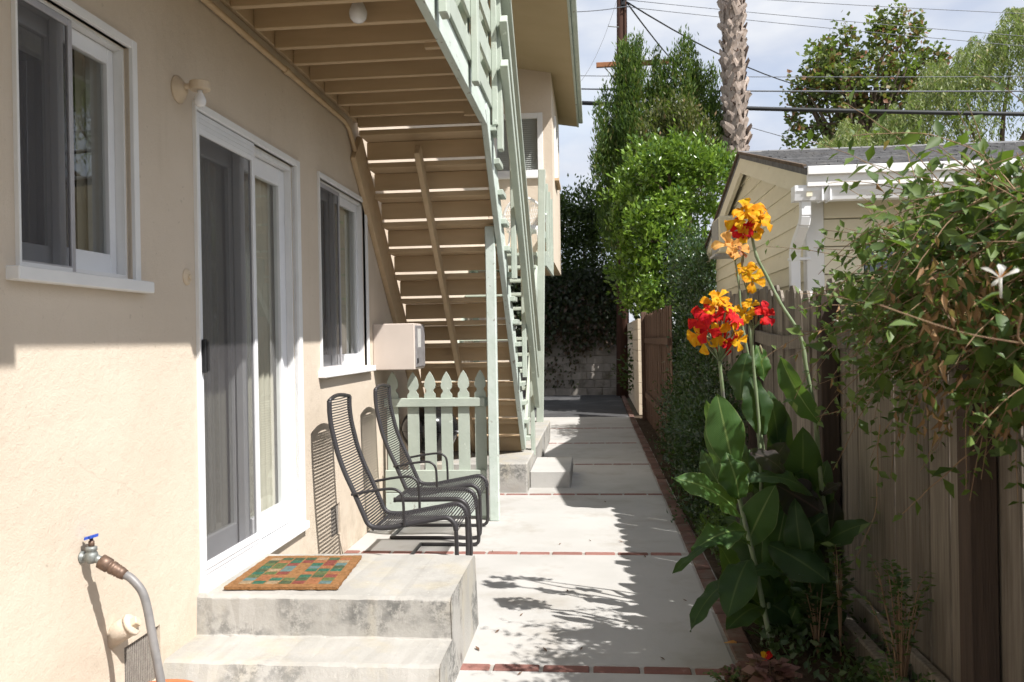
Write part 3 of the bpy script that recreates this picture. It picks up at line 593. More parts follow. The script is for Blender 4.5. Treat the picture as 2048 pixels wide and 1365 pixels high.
MB().lathe(c0, [(0.020, 0), (0.025, 0.003), (0.025, 0.036), (0.021, 0.038), (0.020, 0.043), (0.023, 0.045), (0.023, 0.056), (0.019, 0.058), (0.022, 0.062), (0.019, 0.066), (0.022, 0.070), (0.019, 0.074), (0.021, 0.080), (0.0175, 0.10)], 16, dr).build('coupling', 'brass_old', t, True)
c1 = c0+dr*0.095
hp = [c1, c1+dr*0.03, c1+Vector((0.062, 0.002, -0.058)), c1+Vector((0.082, 0.0, -0.12)), c1+Vector((0.10, -0.005, -0.21)), c1+Vector((0.124, -0.012, -0.32)), c1+Vector((0.145, -0.02, -0.42)), c1+Vector((0.15, -0.03, -0.50))]
def smooth_path(p, n=5):
    p = [Vector(q) for q in p]; out = []
    for i in range(len(p)-1):
        p0, p1, p2, p3 = p[max(i-1, 0)], p[i], p[i+1], p[min(i+2, len(p)-1)]
        for k in range(n):
            u = k/n; out.append(0.5*((2*p1)+(p2-p0)*u+(2*p0-5*p1+4*p2-p3)*u*u+(3*p1-p0-3*p2+p3)*u**3))
    out.append(p[-1]); return out
MB().tube(smooth_path(hp), 0.0145, 14).build('tube', 'hose_grey', t, True)
e = hp[-1]
t = thing('terracotta_pot', 'terracotta pot rim at the foot of the wall below the hose', 'pot', (e.x-0.03, e.y, 0))
MB().lathe((e.x-0.03, e.y, 0), [(0.10, 0), (0.135, 0.22), (0.138, 0.225), (0.150, 0.227), (0.153, 0.268), (0.146, 0.275), (0.135, 0.27), (0.128, 0.22), (0.09, 0.03)], 32, cap=False).build('pot', 'terracotta', t, True)
MB().lathe((e.x-0.03, e.y, 0.18), [(0.0, 0), (0.122, 0.002)], 24, cap=False).build('soil_fill', 'soil', t)
t = thing('cleanout_pipe', 'stubby painted drain clean-out with square cap on the wall', 'pipe', (XW, 2.92, 0.42))
ax = Vector((0.80, 0.12, 0.45)).normalized()
MB().lathe(Vector((XW-0.02, 2.915, 0.395)), [(0.042, 0), (0.038, 0.08), (0.036, 0.088), (0.041, 0.090), (0.041, 0.100), (0.037, 0.103)], 20, ax).build('pipe', 'stucco', t, True)
o_ = Vector((XW-0.02, 2.915, 0.395))+ax*0.113; s1 = ax.orthogonal().normalized()
MB().obox(o_, ax, s1, ax.cross(s1), 0.012, 0.015, 0.015, 0.003).build('cap', 'cream_fixture', t)
t = thing('meter_box', 'beige metal utility box mounted on the wall beside the stairs', 'utility box', (XW, 6.75, 1.4))
MB().box((XW, 6.60, 1.225), (XW+0.335, 6.98, 1.592), 0.006).build('cabinet', 'beige_box', t)
MB().box((XW+0.3352, 6.625, 1.245), (XW+0.345, 6.965, 1.575), 0.003).build('door_panel', 'panel_grey', t)
MB().box((XW+0.3453, 6.68, 1.40), (XW+0.347, 6.80, 1.55)).build('paper_label', 'paper_label', t); MB().box((XW+0.3453, 6.645, 1.275), (XW+0.353, 6.675, 1.315), 0.002).build('latch', 'black_plastic', t)

# ---- steps and doormat
t = thing('concrete_steps', 'weathered grey concrete door steps in front of the sliding door', 'steps', (-1.2, 3.8, 0))
st = bmesh.new()
prof = [(3.20, 0.0), (3.265, 0.172), (3.285, 0.18), (3.55, 0.183), (3.555, 0.19), (3.563, 0.345), (3.58, 0.358), (4.265, 0.36), (4.285, 0.345), (4.30, 0.0)]
def rows(x, flare): return [(x+flare*(0.36-z), y, z) for y, z in prof]
smb = MB(); nseg = 28; allv = []
rr = random.Random(5)
for i in range(nseg+1):
    u = i/nseg; x = XW-0.01+(-0.625-XW+0.01)*u
    j = 0.0025
    allv += [(px + (0.03*(0.36-z) if i == nseg else 0), y+rr.uniform(-j, j), z+(rr.uniform(-j, j) if z > 0.01 else 0)) for px, y, z in rows(x, 0)]
n = len(prof); fs = []
for i in range(nseg):
    for k in range(n-1): fs.append((i*n+k, (i+1)*n+k, (i+1)*n+k+1, i*n+k+1))
fs.append(tuple(nseg*n+k for k in range(n)))
smb.add(allv, fs); so_ = smb.build('step_block', 'concrete_steps', t)
bv = so_.modifiers.new('edge', 'BEVEL'); bv.width = 0.012; bv.segments = 2; bv.limit_method = 'ANGLE'; bv.angle_limit = math.radians(50)
t = thing('doormat', 'coir doormat with a patchwork of coloured squares on the top step', 'doormat', (-1.4, 3.9, 0.362))
q = [Vector((-1.655, 3.625, 0.363)), Vector((-1.145, 3.645, 0.363)), Vector((-1.185, 4.19, 0.363)), Vector((-1.665, 4.165, 0.363))]
def matp(u, v, z=0): p = q[0].lerp(q[1], u).lerp(q[3].lerp(q[2], u), v); return Vector((p.x, p.y, p.z+z))
mb = MB(); mr = random.Random(11); loop = []
for (ua, va, ub, vb) in ((0, 0, 1, 0), (1, 0, 1, 1), (1, 1, 0, 1), (0, 1, 0, 0)):
    for k in range(30): s = k/30; loop.append(matp(ua+(ub-ua)*s+mr.uniform(-0.006, 0.006), va+(vb-va)*s+mr.uniform(-0.006, 0.006)))
mb.prism(loop, (0, 0, 0.012)); mb.build('coir_base', 'coir', t)
nu, nv = 7, 9
for i in range(nu):
    for k in range(nv):
        if i == 3 and 2 <= k <= 6: continue
        u0, u1 = 0.08+0.84*i/nu, 0.08+0.84*(i+1)/nu; v0, v1 = 0.08+0.84*k/nv, 0.08+0.84*(k+1)/nv
        if 3 < i and 2 <= k <= 6 and False: pass
        g = 0.006; zt = 0.0125
        mb = MB().add([matp(u0+g, v0+g, zt), matp(u1-g, v0+g, zt), matp(u1-g, v1-g, zt), matp(u0+g, v1-g, zt), matp(u0+2*g, v0+2*g, zt+0.002), matp(u1-2*g, v0+2*g, zt+0.002), matp(u1-2*g, v1-2*g, zt+0.002), matp(u0+2*g, v1-2*g, zt+0.002)], [(4, 5, 6, 7), (0, 1, 5, 4), (1, 2, 6, 5), (2, 3, 7, 6), (3, 0, 4, 7)])
        mb.build('dyed_square', 'coir_dye_%d' % mr.randrange(7), t)

# ================================================================ balcony over the wall and the stairs down from it
XO = -0.735                                     # outer face of the rim board
t = thing('balcony', 'tan balcony deck on closely spaced joists with sage green railing', 'balcony', (-1.25, 2.5, 3.0))
ZJ = 3.075
y = 5.98; k = 0
while y > -1.2:
    B('joist', (XW+0.03, y-0.019, ZJ+random.uniform(-0.004, 0.004)), (XO-0.045, y+0.019, ZJ+0.142), 'tan_paint', t, 0.003); y -= 0.287
x = XW+0.005
while x < XO-0.05:
    x2 = min(x+0.138, XO-0.04); B('deck_board', (x, -1.5, ZJ+0.143), (x2-0.004, 6.2, ZJ+0.181), 'tan_paint', t, 0.003); x += 0.138
B('ledger', (XW, -1.5, ZJ+0.01), (XW+0.029, 6.2, ZJ+0.142), 'tan_paint', t)
B('end_board', (XW+0.03, 6.16, ZJ-0.03), (XO-0.045, 6.2, ZJ+0.142), 'tan_paint', t)
B('rim_board', (XO-0.044, -1.5, 2.98), (XO, 6.30, ZJ+0.20), 'sage_worn', t, 0.004)
B('rim_board', (XO+0.001, -1.5, ZJ+0.07), (XO+0.02, 6.2, ZJ+0.20), 'sage_paint', t, 0.003)
for y in (-0.9, 0.35, 1.6, 2.85, 4.05, 5.15, 6.2):
    B('post', (XO+0.0205, y-0.05, ZJ-0.06), (XO+0.062, y+0.05, ZJ+1.12), 'sage_paint', t, 0.004); B('post', (XO-0.075, y-0.045, ZJ+0.182), (XO-0.001, y+0.045, ZJ+1.12), 'sage_paint', t, 0.004)
for z0, z1 in ((0.33, 0.49), (0.62, 0.77), (0.90, 1.05)):
    B('rail', (XO, -1.5, ZJ+z0), (XO+0.02, 6.3, ZJ+z1), 'sage_paint', t, 0.003); B('rail', (XO-0.10, -1.5, ZJ+z0+0.02), (XO-0.076, 6.3, ZJ+z1-0.02), 'sage_paint', t, 0.003)
B('top_rail', (XO-0.05, -1.5, ZJ+1.121), (XO+0.09, 6.32, ZJ+1.16), 'sage_paint', t, 0.004)
for y in (4.62, 6.02): B('bracket', (XO-0.16, y-0.06, ZJ-0.03), (XO-0.046, y-0.02, ZJ+0.10), 'tan_paint', t)

t = thing('staircase', 'tan open staircase with sage green outer stringer and railing beside the wall', 'staircase', (-1.25, 7.7, 0))
Y0, Z0, RISE, RUN, NT = 6.17, 3.115, 0.1985, 0.2075, 14
XL, XM, XS = XW+0.04, -1.27, XO-0.045
SL = Vector((0, RUN, -RISE)).normalized(); UPN = Vector((0, RISE, RUN)).normalized()
for i in range(1, NT+1):
    zt = Z0-RISE*i+0.10; ya = Y0+RUN*(i-1); zz = random.uniform(-0.004, 0.004)
    B('tread', (XL, ya-0.012, zt-0.04+zz), (XS-0.001, ya+0.245, zt+zz), 'tan_paint', t, 0.004)
    B('tread_end', (XO+0.0005, ya-0.012, zt-0.042+zz), (XO+0.047, ya+0.235, zt+0.001+zz), 'sage_paint', t, 0.004)
    B('riser', (XL, ya+0.205, zt-0.174), (XS-0.001, ya+0.225, zt-0.042+zz), 'tan_paint', t, 0.003)
def stringer(x0, x1, mt, drop, name, dep=0.15):
    a = Vector(((x0+x1)/2, Y0-0.03, Z0-0.02-drop))-SL*(0.20 if mt == 'sage_worn' else 0); b = a+SL*((Z0-0.28)/RISE*math.hypot(RISE, RUN)-0.1)
    return MB().bar(a, b, abs(x1-x0), dep, UPN, 0.004).build(name, mt, t)
stringer(XW+0.002, XW+0.042, 'tan_paint', 0.20, 'stringer', 0.28)
stringer(XM-0.02, XM+0.02, 'tan_paint', 0.235, 'stringer', 0.11)
stringer(XO-0.041, XO+0.004, 'sage_worn', 0.075, 'stringer', 0.25)
# railing of the stairs: two sloping boards and a handrail on posts
END = Vector((0, Y0+RUN*NT, Z0-RISE*NT))
for dz, w in ((0.34, 0.09), (0.66, 0.09)):
    a = Vector((XO+0.118, Y0-0.05, Z0+dz)); b = Vector((XO+0.118, Y0+RUN*13.6, Z0-RISE*13.6+dz)); MB().bar(a, b, 0.055, w, UPN, 0.004).build('rail', 'sage_paint', t)
a = Vector((XO+0.105, Y0-0.05, Z0+0.96)); b = Vector((XO+0.105, Y0+RUN*13.8, Z0-RISE*13.8+0.96)); MB().bar(a, b, 0.12, 0.04, UPN, 0.004).build('hand_rail', 'sage_paint', t)
for k in (0.35, 4.8, 9.2, 13.55):
    y = Y0+RUN*k; z = Z0-RISE*k; B('post', (XO+0.0485, y-0.05, z-0.20), (XO+0.090, y+0.05, z+0.95), 'sage_paint', t, 0.004)
B('post', (-0.860, 6.745, 0.0), (-0.782, 6.825, 2.36), 'sage_worn', t, 0.006)
B('kick_board', (XL, 8.85, 0.285), (XS, 8.89, 0.42), 'tan_paint', t); 

t = thing('concrete_landing', 'low concrete landing and step at the foot of the stairs', 'landing', (-1.0, 9.2, 0))
MB().box((XW, 8.0, -0.02), (-0.655, 12.2, 0.28), 0.012).build('slab_block', 'concrete_steps', t)
MB().box((-0.654, 8.27, -0.02), (-0.255, 9.24, 0.165), 0.012).build('step_block', 'concrete_slab', t)

# second staircase, going up away from the camera, with its landing
t = thing('far_staircase', 'sage green far staircase rising to a railed landing below the upper window', 'staircase', (-1.2, 11.5, 0.28))
for i in range(12):
    z = 0.28+0.2*(i+1); y = 9.75+0.205*i; B('tread', (XW+0.02, y, z-0.04), (-0.80, y+0.25, z), 'sage_paint', t, 0.004)
for x in (XW+0.005, -0.80):
    MB().bar((x, 9.75, 0.40), (x, 12.3, 2.62), 0.04, 0.24, (0, -2.2, 2.5), 0.004).build('stringer', 'sage_paint', t)
for z in (): MB().bar((-0.765, 9.9, 0.48+z), (-0.765, 12.2, 2.68+z), 0.036, 0.10, (0, -2.2, 2.5), 0.004).build('rail', 'sage_paint', t)
y = 12.2
while y < 14.2: B('landing_board', (XW+0.01, y, 2.66), (-0.70, y+0.135, 2.70), 'sage_paint', t, 0.003); y += 0.14
B('rim_board', (-0.70, 12.2, 2.5), (-0.665, 14.28, 2.71), 'sage_paint', t)
nb = MB().bar((-0.795, 12.0, 0.0), (-0.70, 12.0, 3.84), 0.10, 0.10, (0, 1, 0), 0.006).build('newel_post', 'sage_paint', t)
for y in (12.8, 13.5, 14.2): B('post', (-0.70, y-0.04, 2.6), (-0.66, y+0.04, 3.78), 'sage_paint', t, 0.004)
for z in (2.95, 3.3, 3.68): B('rail', (-0.735, 12.05, z), (-0.701, 14.28, z+0.11), 'sage_paint', t, 0.003)
B('post', (-1.72, 12.0, 0.28), (-1.64, 12.08, 2.5), 'sage_paint', t, 0.004)
# white wicker chair on that landing
t = thing('wicker_chair', 'white wicker chair on the far landing behind the sage railing', 'chair', (-1.10, 12.75, 2.70))
cx, cy, cz = -1.02, 12.75, 2.70
MB().lathe((cx, cy, cz+0.36), [(0.27, 0), (0.285, 0.02), (0.285, 0.06), (0.26, 0.075)], 24).build('seat', 'white_wicker', t, True)
for ax_, ay_ in ((-1, -1), (1, -1), (-1, 1), (1, 1)): MB().tube([(cx+0.2*ax_, cy+0.2*ay_, cz+0.36), (cx+0.24*ax_, cy+0.24*ay_, cz)], 0.014, 8).build('leg', 'white_wicker', t)
rim = []; lat = MB()
for k in range(25):
    th = math.pi*(k/24); rim.append((cx-0.30*math.cos(th), cy-0.16-0.06*math.sin(th), cz+0.42+0.42*math.sin(th)**0.7))
MB().tube(rim, 0.02, 8).build('back_rim', 'white_wicker', t, True)
for k in range(1, 24, 1):
    lat.tube([rim[k], (cx+(rim[k][0]-cx)*0.55, cy-0.2, cz+0.43)], 0.005, 4)
for h in (0.48, 0.54, 0.60, 0.66, 0.72, 0.78): 
    w_ = 0.29*math.sqrt(max(0.02, 1-((h-0.42)/0.43)**2.6)); lat.tube([(cx-w_, cy-0.2, cz+h), (cx+w_, cy-0.2, cz+h)], 0.005, 4)
lat.build('back_lattice', 'white_wicker', t)
for sx in (-1, 1): MB().tube(smooth_path([(cx+0.30*sx, cy-0.17, cz+0.60), (cx+0.32*sx, cy+0.05, cz+0.62), (cx+0.30*sx, cy+0.2, cz+0.58), (cx+0.25*sx, cy+0.24, cz+0.40)], 4), 0.018, 8).build('arm', 'white_wicker', t, True)

# ---- sage picket gate between wall and stair post
t = thing('picket_gate', 'sage green picket gate between the house wall and the stair post', 'gate', (-1.27, 6.86, 0))
YG = 6.83
for px in (-1.655, -1.485, -1.345, -1.208, -1.068, -0.93):
    w = 0.046; z0, zt = 0.40, 1.205+random.uniform(-0.008, 0.008); P_ = []
    half = [(w, z0), (w, zt-0.20), (w*0.98, zt-0.185), (w*0.62, zt-0.165), (w*0.60, zt-0.15), (w*0.9, zt-0.135), (w*1.0, zt-0.11), (w*0.85, zt-0.07), (w*0.45, zt-0.03), (0, zt)]
    poly = [(px+a, YG, z) for a, z in half]+[(px-a, YG, z) for a, z in half[-2::-1]]
    MB().prism(poly, (0, 0.02, 0)).build('picket', 'sage_paint', t)
B('rail', (XW+0.03, YG-0.03, 0.915), (-0.89, YG-0.0005, 0.985), 'sage_paint', t, 0.004)
B('rail', (XW+0.03, YG+0.0205, 0.915), (-0.86, YG+0.045, 0.985), 'sage_paint', t, 0.004)
B('kick_board', (XW+0.03, YG-0.024, 0.03), (-0.89, YG-0.0005, 0.215), 'sage_worn', t, 0.004); B('kick_board', (XW+0.03, YG-0.026, 0.219), (-0.89, YG-0.0005, 0.40), 'sage_paint', t, 0.004)
B('post', (-0.955, YG+0.0, 0.0), (-0.895, YG+0.06, 0.40), 'sage_paint', t, 0.004)

# ---- kettle grill behind the gate
t = thing('kettle_grill', 'black round kettle grill behind the picket gate', 'grill', (-1.47, 7.45, 0))
gx, gy, gz = -1.47, 7.45, 0.66
bowl = [(0.25*math.sin(a), -0.25*math.cos(a)*0.9) for a in [math.pi/2*k/10 for k in range(11)]]
MB().lathe((gx, gy, gz), bowl, 36, cap=False).build('bowl', 'enamel_black', t, True)
lid = [(0.258, 0.0)]+[(0.255*math.cos(a), 0.012+0.21*math.sin(a)) for a in [math.pi/2*k/10 for k in range(11)]]
lo = MB().lathe((gx, gy, gz+0.004), lid, 36, cap=False).build('lid', 'enamel_black', t, True)
MB().tube([(gx-0.06, gy, gz+0.22), (gx-0.05, gy, gz+0.25), (gx+0.05, gy, gz+0.25), (gx+0.06, gy, gz+0.22)], 0.01, 8).build('handle', 'black_plastic', lo)
for k in range(3):
    th = 2*math.pi*k/3+0.5; MB().tube([(gx+0.16*math.cos(th), gy+0.16*math.sin(th), gz-0.17), (gx+0.27*math.cos(th), gy+0.27*math.sin(th), 0.0)], 0.012, 8).build('leg', 'grey_aluminium', t)
MB().tube([(gx+0.25, gy, gz-0.02), (gx+0.33, gy-0.02, gz-0.02), (gx+0.35, gy-0.02, gz-0.05)], 0.010, 8).build('side_handle', 'white_metal', t)

# ================================================================ chairs and ottoman
def corner_path(p, n=4): return smooth_path(p, n)
PROF = [(-1.60, 1.10), (-1.60, 1.03), (-1.59, 0.94), (-1.57, 0.85), (-1.55, 0.77), (-1.51, 0.66), (-1.46, 0.55), (-1.40, 0.41), (-1.38, 0.365), (-1.35, 0.34), (-1.30, 0.333), (-1.23, 0.337), (-1.16, 0.35), (-1.01, 0.378), (-0.92, 0.395), (-0.88, 0.39), (-0.85, 0.36), (-0.84, 0.32)]
def cords(mb, path, ya, yb, step, r, narrow=None):
    # resample the path and stretch a cord across at every step
    L_ = [0]
    for i in range(1, len(path)): L_.append(L_[-1]+(path[i]-path[i-1]).length)
    s = 0.0; i = 0
    while s < L_[-1]:
        while L_[i+1] < s: i += 1
        u = (s-L_[i])/max(L_[i+1]-L_[i], 1e-6); p = path[i].lerp(path[i+1], u)
        mb.tube([(p.x+random.uniform(-0.001, 0.001), ya-0.004, p.z), (p.x, (ya+yb)/2, p.z-0.003), (p.x+random.uniform(-0.001, 0.001), yb+0.004, p.z)], r, 4, False); s += step
def lounge_chair(label, y0, y1, rot, px):
    ox, oy = -1.22, (y0+y1)/2
    t = thing('lounge_chair', label, 'chair', (ox, oy, 0), 'lounge chairs against the wall')
    for y in (y0, y1):
        path = smooth_path([Vector((x, y, z)) for x, z in PROF], 4); 
        MB().tube(path, 0.0125, 10).build('side_rail', 'black_metal', t, True)
        base = smooth_path([Vector(p) for p in ((-0.84, y, 0.325), (-0.838, y, 0.20), (-0.838, y, 0.085), (-0.85, y, 0.03), (-0.90, y, 0.014), (-1.05, y, 0.0135), (-1.30, y, 0.0135), (-1.50, y, 0.0135))], 5)
        MB().tube(base, 0.0125, 10).build('leg_and_runner', 'black_metal', t, True)
        arm = smooth_path([Vector((x, y+(0.016 if y == y1 else -0.016), z)) for x, z in ((-1.47, 0.535), (-1.35, 0.557), (-1.24, 0.570), (-1.19, 0.562), (-1.16, 0.53), (-1.152, 0.46), (-1.15, 0.345))], 5)
        MB().tube(arm, 0.0085, 10).build('arm', 'black_metal', t, True)
    path = smooth_path([Vector((x, 0, z)) for x, z in PROF], 4); mb = MB(); cords(mb, path, y0, y1, 0.0165, 0.0042); mb.build('cord_seat', 'black_cord', t)
    for y in (y0, y1): mb = MB(); mb.tube([p+Vector((0, y, 0)) for p in path], 0.0155, 8); mb.build('wrapped_edge', 'black_cord', t, True)
    # curved top bar and cross bars
    top = [Vector((-1.60-0.012*math.sin(math.pi*k/8), y0+(y1-y0)*k/8, 1.10+0.02*math.sin(math.pi*k/8))) for k in range(9)]
    MB().tube(top, 0.0125, 10).build('top_bar', 'black_metal', t, True)
    MB().tube([(-1.50, y0, 0.0135), (-1.50, y1, 0.0135)], 0.0125, 10).build('cross_bar', 'black_metal', t)
    MB().tube([(-1.345, y0, 0.325), (-1.345, y1, 0.325)], 0.010, 10).build('cross_bar', 'black_metal', t)
    t.rotation_euler.z = rot; t.location.x += px
    return t
lounge_chair('nearer black corded high-back lounge chair behind the concrete steps', 5.0, 5.42, 0.0, 0.0)
lounge_chair('farther black corded high-back lounge chair in front of the picket gate', 6.12, 6.54, 0.0, -0.01)
t = thing('ottoman', 'black corded footstool standing between the two lounge chairs', 'footstool', (-1.1, 5.74, 0))
OT = [(-1.335, 0.395), (-1.33, 0.398), (-1.11, 0.400), (-0.96, 0.402), (-0.905, 0.397), (-0.87, 0.375), (-0.852, 0.335), (-0.845, 0.28)]
for y in (5.55, 5.92):
    MB().tube(smooth_path([Vector((x, y, z)) for x, z in OT], 4), 0.016, 10).build('side_rail', 'black_metal', t, True)
    MB().tube(smooth_path([Vector(p) for p in ((-0.846, y, 0.30), (-0.838, y, 0.15), (-0.834, y, 0.07), (-0.842, y, 0.026), (-0.89, y, 0.0135), (-1.05, y, 0.0135), (-1.25, y, 0.0135))], 5), 0.0125, 10).build('leg_and_runner', 'black_metal', t, True)
mb = MB(); cords(mb, smooth_path([Vector((x, 0, z+0.008)) for x, z in OT], 4), 5.55, 5.92, 0.0165, 0.0042); mb.build('cord_seat', 'black_cord', t)
MB().tube([(-1.25, 5.55, 0.0135), (-1.25, 5.92, 0.0135)], 0.0125, 10).build('cross_bar', 'black_metal', t); MB().tube([(-1.335, 5.55, 0.395), (-1.335, 5.92, 0.395)], 0.012, 10).build('cross_bar', 'black_metal', t)

# ================================================================ neighbour's garage behind the fence
gar = thing('garage', 'cream clapboard garage with grey shingle roof and white gutter behind the fence', 'garage', (5.0, 8.8, 0))
GX, GY0, GY1, GRX, RY0, RY1, RYM, EZ, RZ = 1.60, 6.50, 11.25, 1.50, 6.15, 11.5, 8.82, 2.62, 3.30
SLP = (RZ-EZ)/(RYM-RY0)
def roof_under(y): return EZ-0.06+SLP*((y-RY0) if y < RYM else (RY1-y)) - 0.02
z = 0.05; ex = 0.150
while z < RZ-0.12:
    zt = min(z+ex+0.012, RZ-0.06); ya, yb = GY0+0.03, GY1
    # clip the board under the roof slope
    def lim(zz): 
        if zz <= roof_under(GY0): return GY0+0.0, GY1
        k = (RZ-0.08-zz)/SLP; return max(RYM-k, GY0), min(RYM+k, GY1)
    a0, b0 = lim(z); a1, b1 = lim(zt)
    if b0-a0 > 0.1:
        mb = MB(); xo, xi = GX-0.020, GX-0.003
        if b1 <= a1: a1 = b1 = RYM
        mb.add([(xo, a0, z), (xo, b0, z), (xi, b1, zt), (xi, a1, zt), (GX+0.01, a0, z), (GX+0.01, b0, z), (GX+0.01, b1, zt), (GX+0.01, a1, zt)], [(0, 3, 2, 1), (0, 1, 5, 4), (0, 4, 7, 3), (1, 2, 6, 5), (3, 7, 6, 2), (4, 5, 6, 7)])
        mb.build('siding_board', 'siding_cream', gar)
    z += ex
z = 0.05
while z < 2.5:
    for (xa, xb) in ((GX+0.10, 1.985), (2.57, 9.0)) if 1.2 < z < 2.05 else ((GX+0.10, 9.0),):
        B('siding_board', (xa, GY0-0.014, z), (xb, GY0+0.02, min(z+0.197, 2.52)), 'siding_cream', gar, 0.004)
    z += 0.205
MB().box((GX+0.012, GY0+0.021, 0), (9.0, GY1, 2.5)).build('wall_core', 'siding_cream', gar)
gw = MB(); x0, x1, z0, z1 = 1.99, 2.565, 1.25, 2.12
gwin = frame = MB().box((x0, GY0-0.02, z0), (x0+0.035, GY0+0.02, z1), 0.003).box((x1-0.035, GY0-0.02, z0), (x1, GY0+0.02, z1), 0.003).box((x0+0.035, GY0-0.02, z1-0.035), (x1-0.035, GY0+0.02, z1), 0.003).box((x0+0.035, GY0-0.02, z0), (x1-0.035, GY0+0.02, z0+0.035), 0.003).build('window', 'sky_blue_panel', gar)
MB().box((x0+0.036, GY0+0.0, z0+0.036), (x1-0.036, GY0+0.0195, z1-0.036)).build('pane', 'sky_blue_panel', gwin)
B('corner_trim', (GX-0.028, GY0-0.03, 0.0), (GX+0.098, GY0-0.0005, 2.52), 'white_paint', gar, 0.004)
B('corner_trim', (GX-0.030, GY0+0.0, 0.0), (GX-0.022, GY0+0.07, 2.52), 'white_paint', gar, 0.002)
# roof: sheathing, courses of tabs, rake boards, fascia
def roofpt(x, y, dz=0.0): return (x, y, EZ+SLP*((y-RY0) if y <= RYM else (RY1-y))+dz)
MB().prism([roofpt(GRX, RY0, -0.05), roofpt(GRX, RYM, -0.05), roofpt(GRX, RY1, -0.05), roofpt(GRX, RY1, 0), roofpt(GRX, RYM, 0), roofpt(GRX, RY0, 0)], (7.8, 0, 0)).build('roof', 'shingle', gar)
sh = MB(); rr = random.Random(3); n = 21
for i in range(n):
    y0 = RY0-0.03+(RYM-RY0+0.03)*i/n; y1 = y0+(RYM-RY0)/n*1.35; x = GRX-0.02-rr.uniform(0, 0.2)
    while x < 9.2:
        w = rr.uniform(0.18, 0.34); xa = max(x, GRX-0.02); xb = x+w-0.006; zz = rr.uniform(0.010, 0.019); yj = y0+rr.uniform(-0.008, 0.008)
        if xb > xa+0.02:
            pa = [roofpt(xa, yj, zz), roofpt(xb, yj, zz), roofpt(xb, min(y1, RYM), 0.004), roofpt(xa, min(y1, RYM), 0.004), roofpt(xa, yj, 0.001), roofpt(xb, yj, 0.001)]
            sh.add(pa, [(0, 1, 2, 3), (4, 5, 1, 0), (0, 3, 4), (1, 5, 2)])
        x += w
so_ = sh.build('shingle_courses', 'shingle', gar); so_['kind'] = 'stuff'
for i in range(26): 
    x = GRX-0.02+i*0.30; MB().add([roofpt(x, RYM-0.12, 0.012), roofpt(x+0.29, RYM-0.12, 0.012), (x+0.29, RYM, RZ+0.022), (x, RYM, RZ+0.022), roofpt(x+0.29, RYM+0.12, 0.012), roofpt(x, RYM+0.12, 0.012)], [(0, 1, 2, 3), (3, 2, 4, 5)]).build('ridge_shingle', 'shingle', gar)
MB().prism([(GRX-0.025, RY0-0.02, EZ-0.005), (GRX-0.025, RYM, RZ-0.005), (GRX-0.025, RYM, RZ+0.02), (GRX-0.025, RY0-0.02, EZ+0.02)], (0.024, 0, 0)).build('roof_edge', 'bark', gar)
MB().prism([(GRX-0.025, RY1+0.02, EZ-0.005), (GRX-0.025, RYM, RZ-0.005), (GRX-0.025, RYM, RZ+0.02), (GRX-0.025, RY1+0.02, EZ+0.02)], (0.024, 0, 0)).build('roof_edge', 'bark', gar)
for (ya, yb) in ((RY0, RYM), (RY1, RYM)):
    MB().prism([(GRX, ya, EZ-0.20), (GRX, yb, RZ-0.20), (GRX, yb, RZ-0.051), (GRX, ya, EZ-0.051)], (0.04, 0, 0)).build('rake_board', 'siding_cream', gar)
    MB().add([(GRX+0.041, ya, EZ-0.065), (GX+0.01, ya, EZ-0.065), (GX+0.01, yb, RZ-0.065), (GRX+0.041, yb, RZ-0.065)], [(0, 1, 2, 3)]).build('rake_soffit', 'siding_cream', gar)
B('fascia', (GRX+0.001, RY0-0.045, EZ-0.055), (9.2, RY0-0.021, EZ+0.004), 'white_paint', gar, 0.003); B('fascia', (GRX+0.001, RY0-0.020, EZ-0.135), (9.2, RY0+0.012, EZ-0.05), 'white_paint', gar, 0.003)
B('fascia', (GRX+0.041, RY0+0.10, EZ-0.19), (9.2, RY0+0.13, EZ-0.06), 'white_paint', gar, 0.003)
gp = [(0.0, 0.0), (0.0, 0.105), (-0.012, 0.105), (-0.012, 0.012), (-0.085, 0.012), (-0.098, 0.05), (-0.105, 0.07), (-0.105, 0.105), (-0.117, 0.105), (-0.117, 0.065), (-0.108, 0.045), (-0.095, 0.0)]
MB().prism([(1.425, 6.265+a, 2.395+b) for a, b in gp], (7.7, 0, 0)).build('gutter', 'white_metal', gar)
MB().prism([(1.420, 6.268+a*1.03, 2.393+b*1.02) for a, b in [(0, 0), (0, .105), (-.117, .105), (-.117, .06), (-.095, 0)]], (0.004, 0, 0)).build('gutter_end', 'white_metal', gar)
for x in (1.60, 1.655): B('gutter_clip', (x, 6.140, 2.385), (x+0.014, 6.275, 2.502), 'white_metal', gar, 0.003)
dp = [(1.505, 6.215, 2.40), (1.505, 6.215, 2.30), (1.50, 6.235, 2.24), (1.49, 6.40, 2.13), (1.487, 6.47, 2.07), (1.487, 6.485, 2.0)]
dn = MB()
for i in range(len(dp)-1): dn.bar(dp[i], Vector(dp[i+1])+(Vector(dp[i+1])-Vector(dp[i])).normalized()*0.012, 0.075, 0.055, (0, 1, 0.3), 0.008)
dsp = dn.build('downspout', 'white_metal', gar)
B('pipe', (1.45, 6.46, 0.0), (1.525, 6.515, 2.02), 'white_metal', dsp, 0.008)
B('strap', (1.445, 6.455, 2.00), (1.597, 6.52, 2.02), 'white_metal', dsp, 0.002)

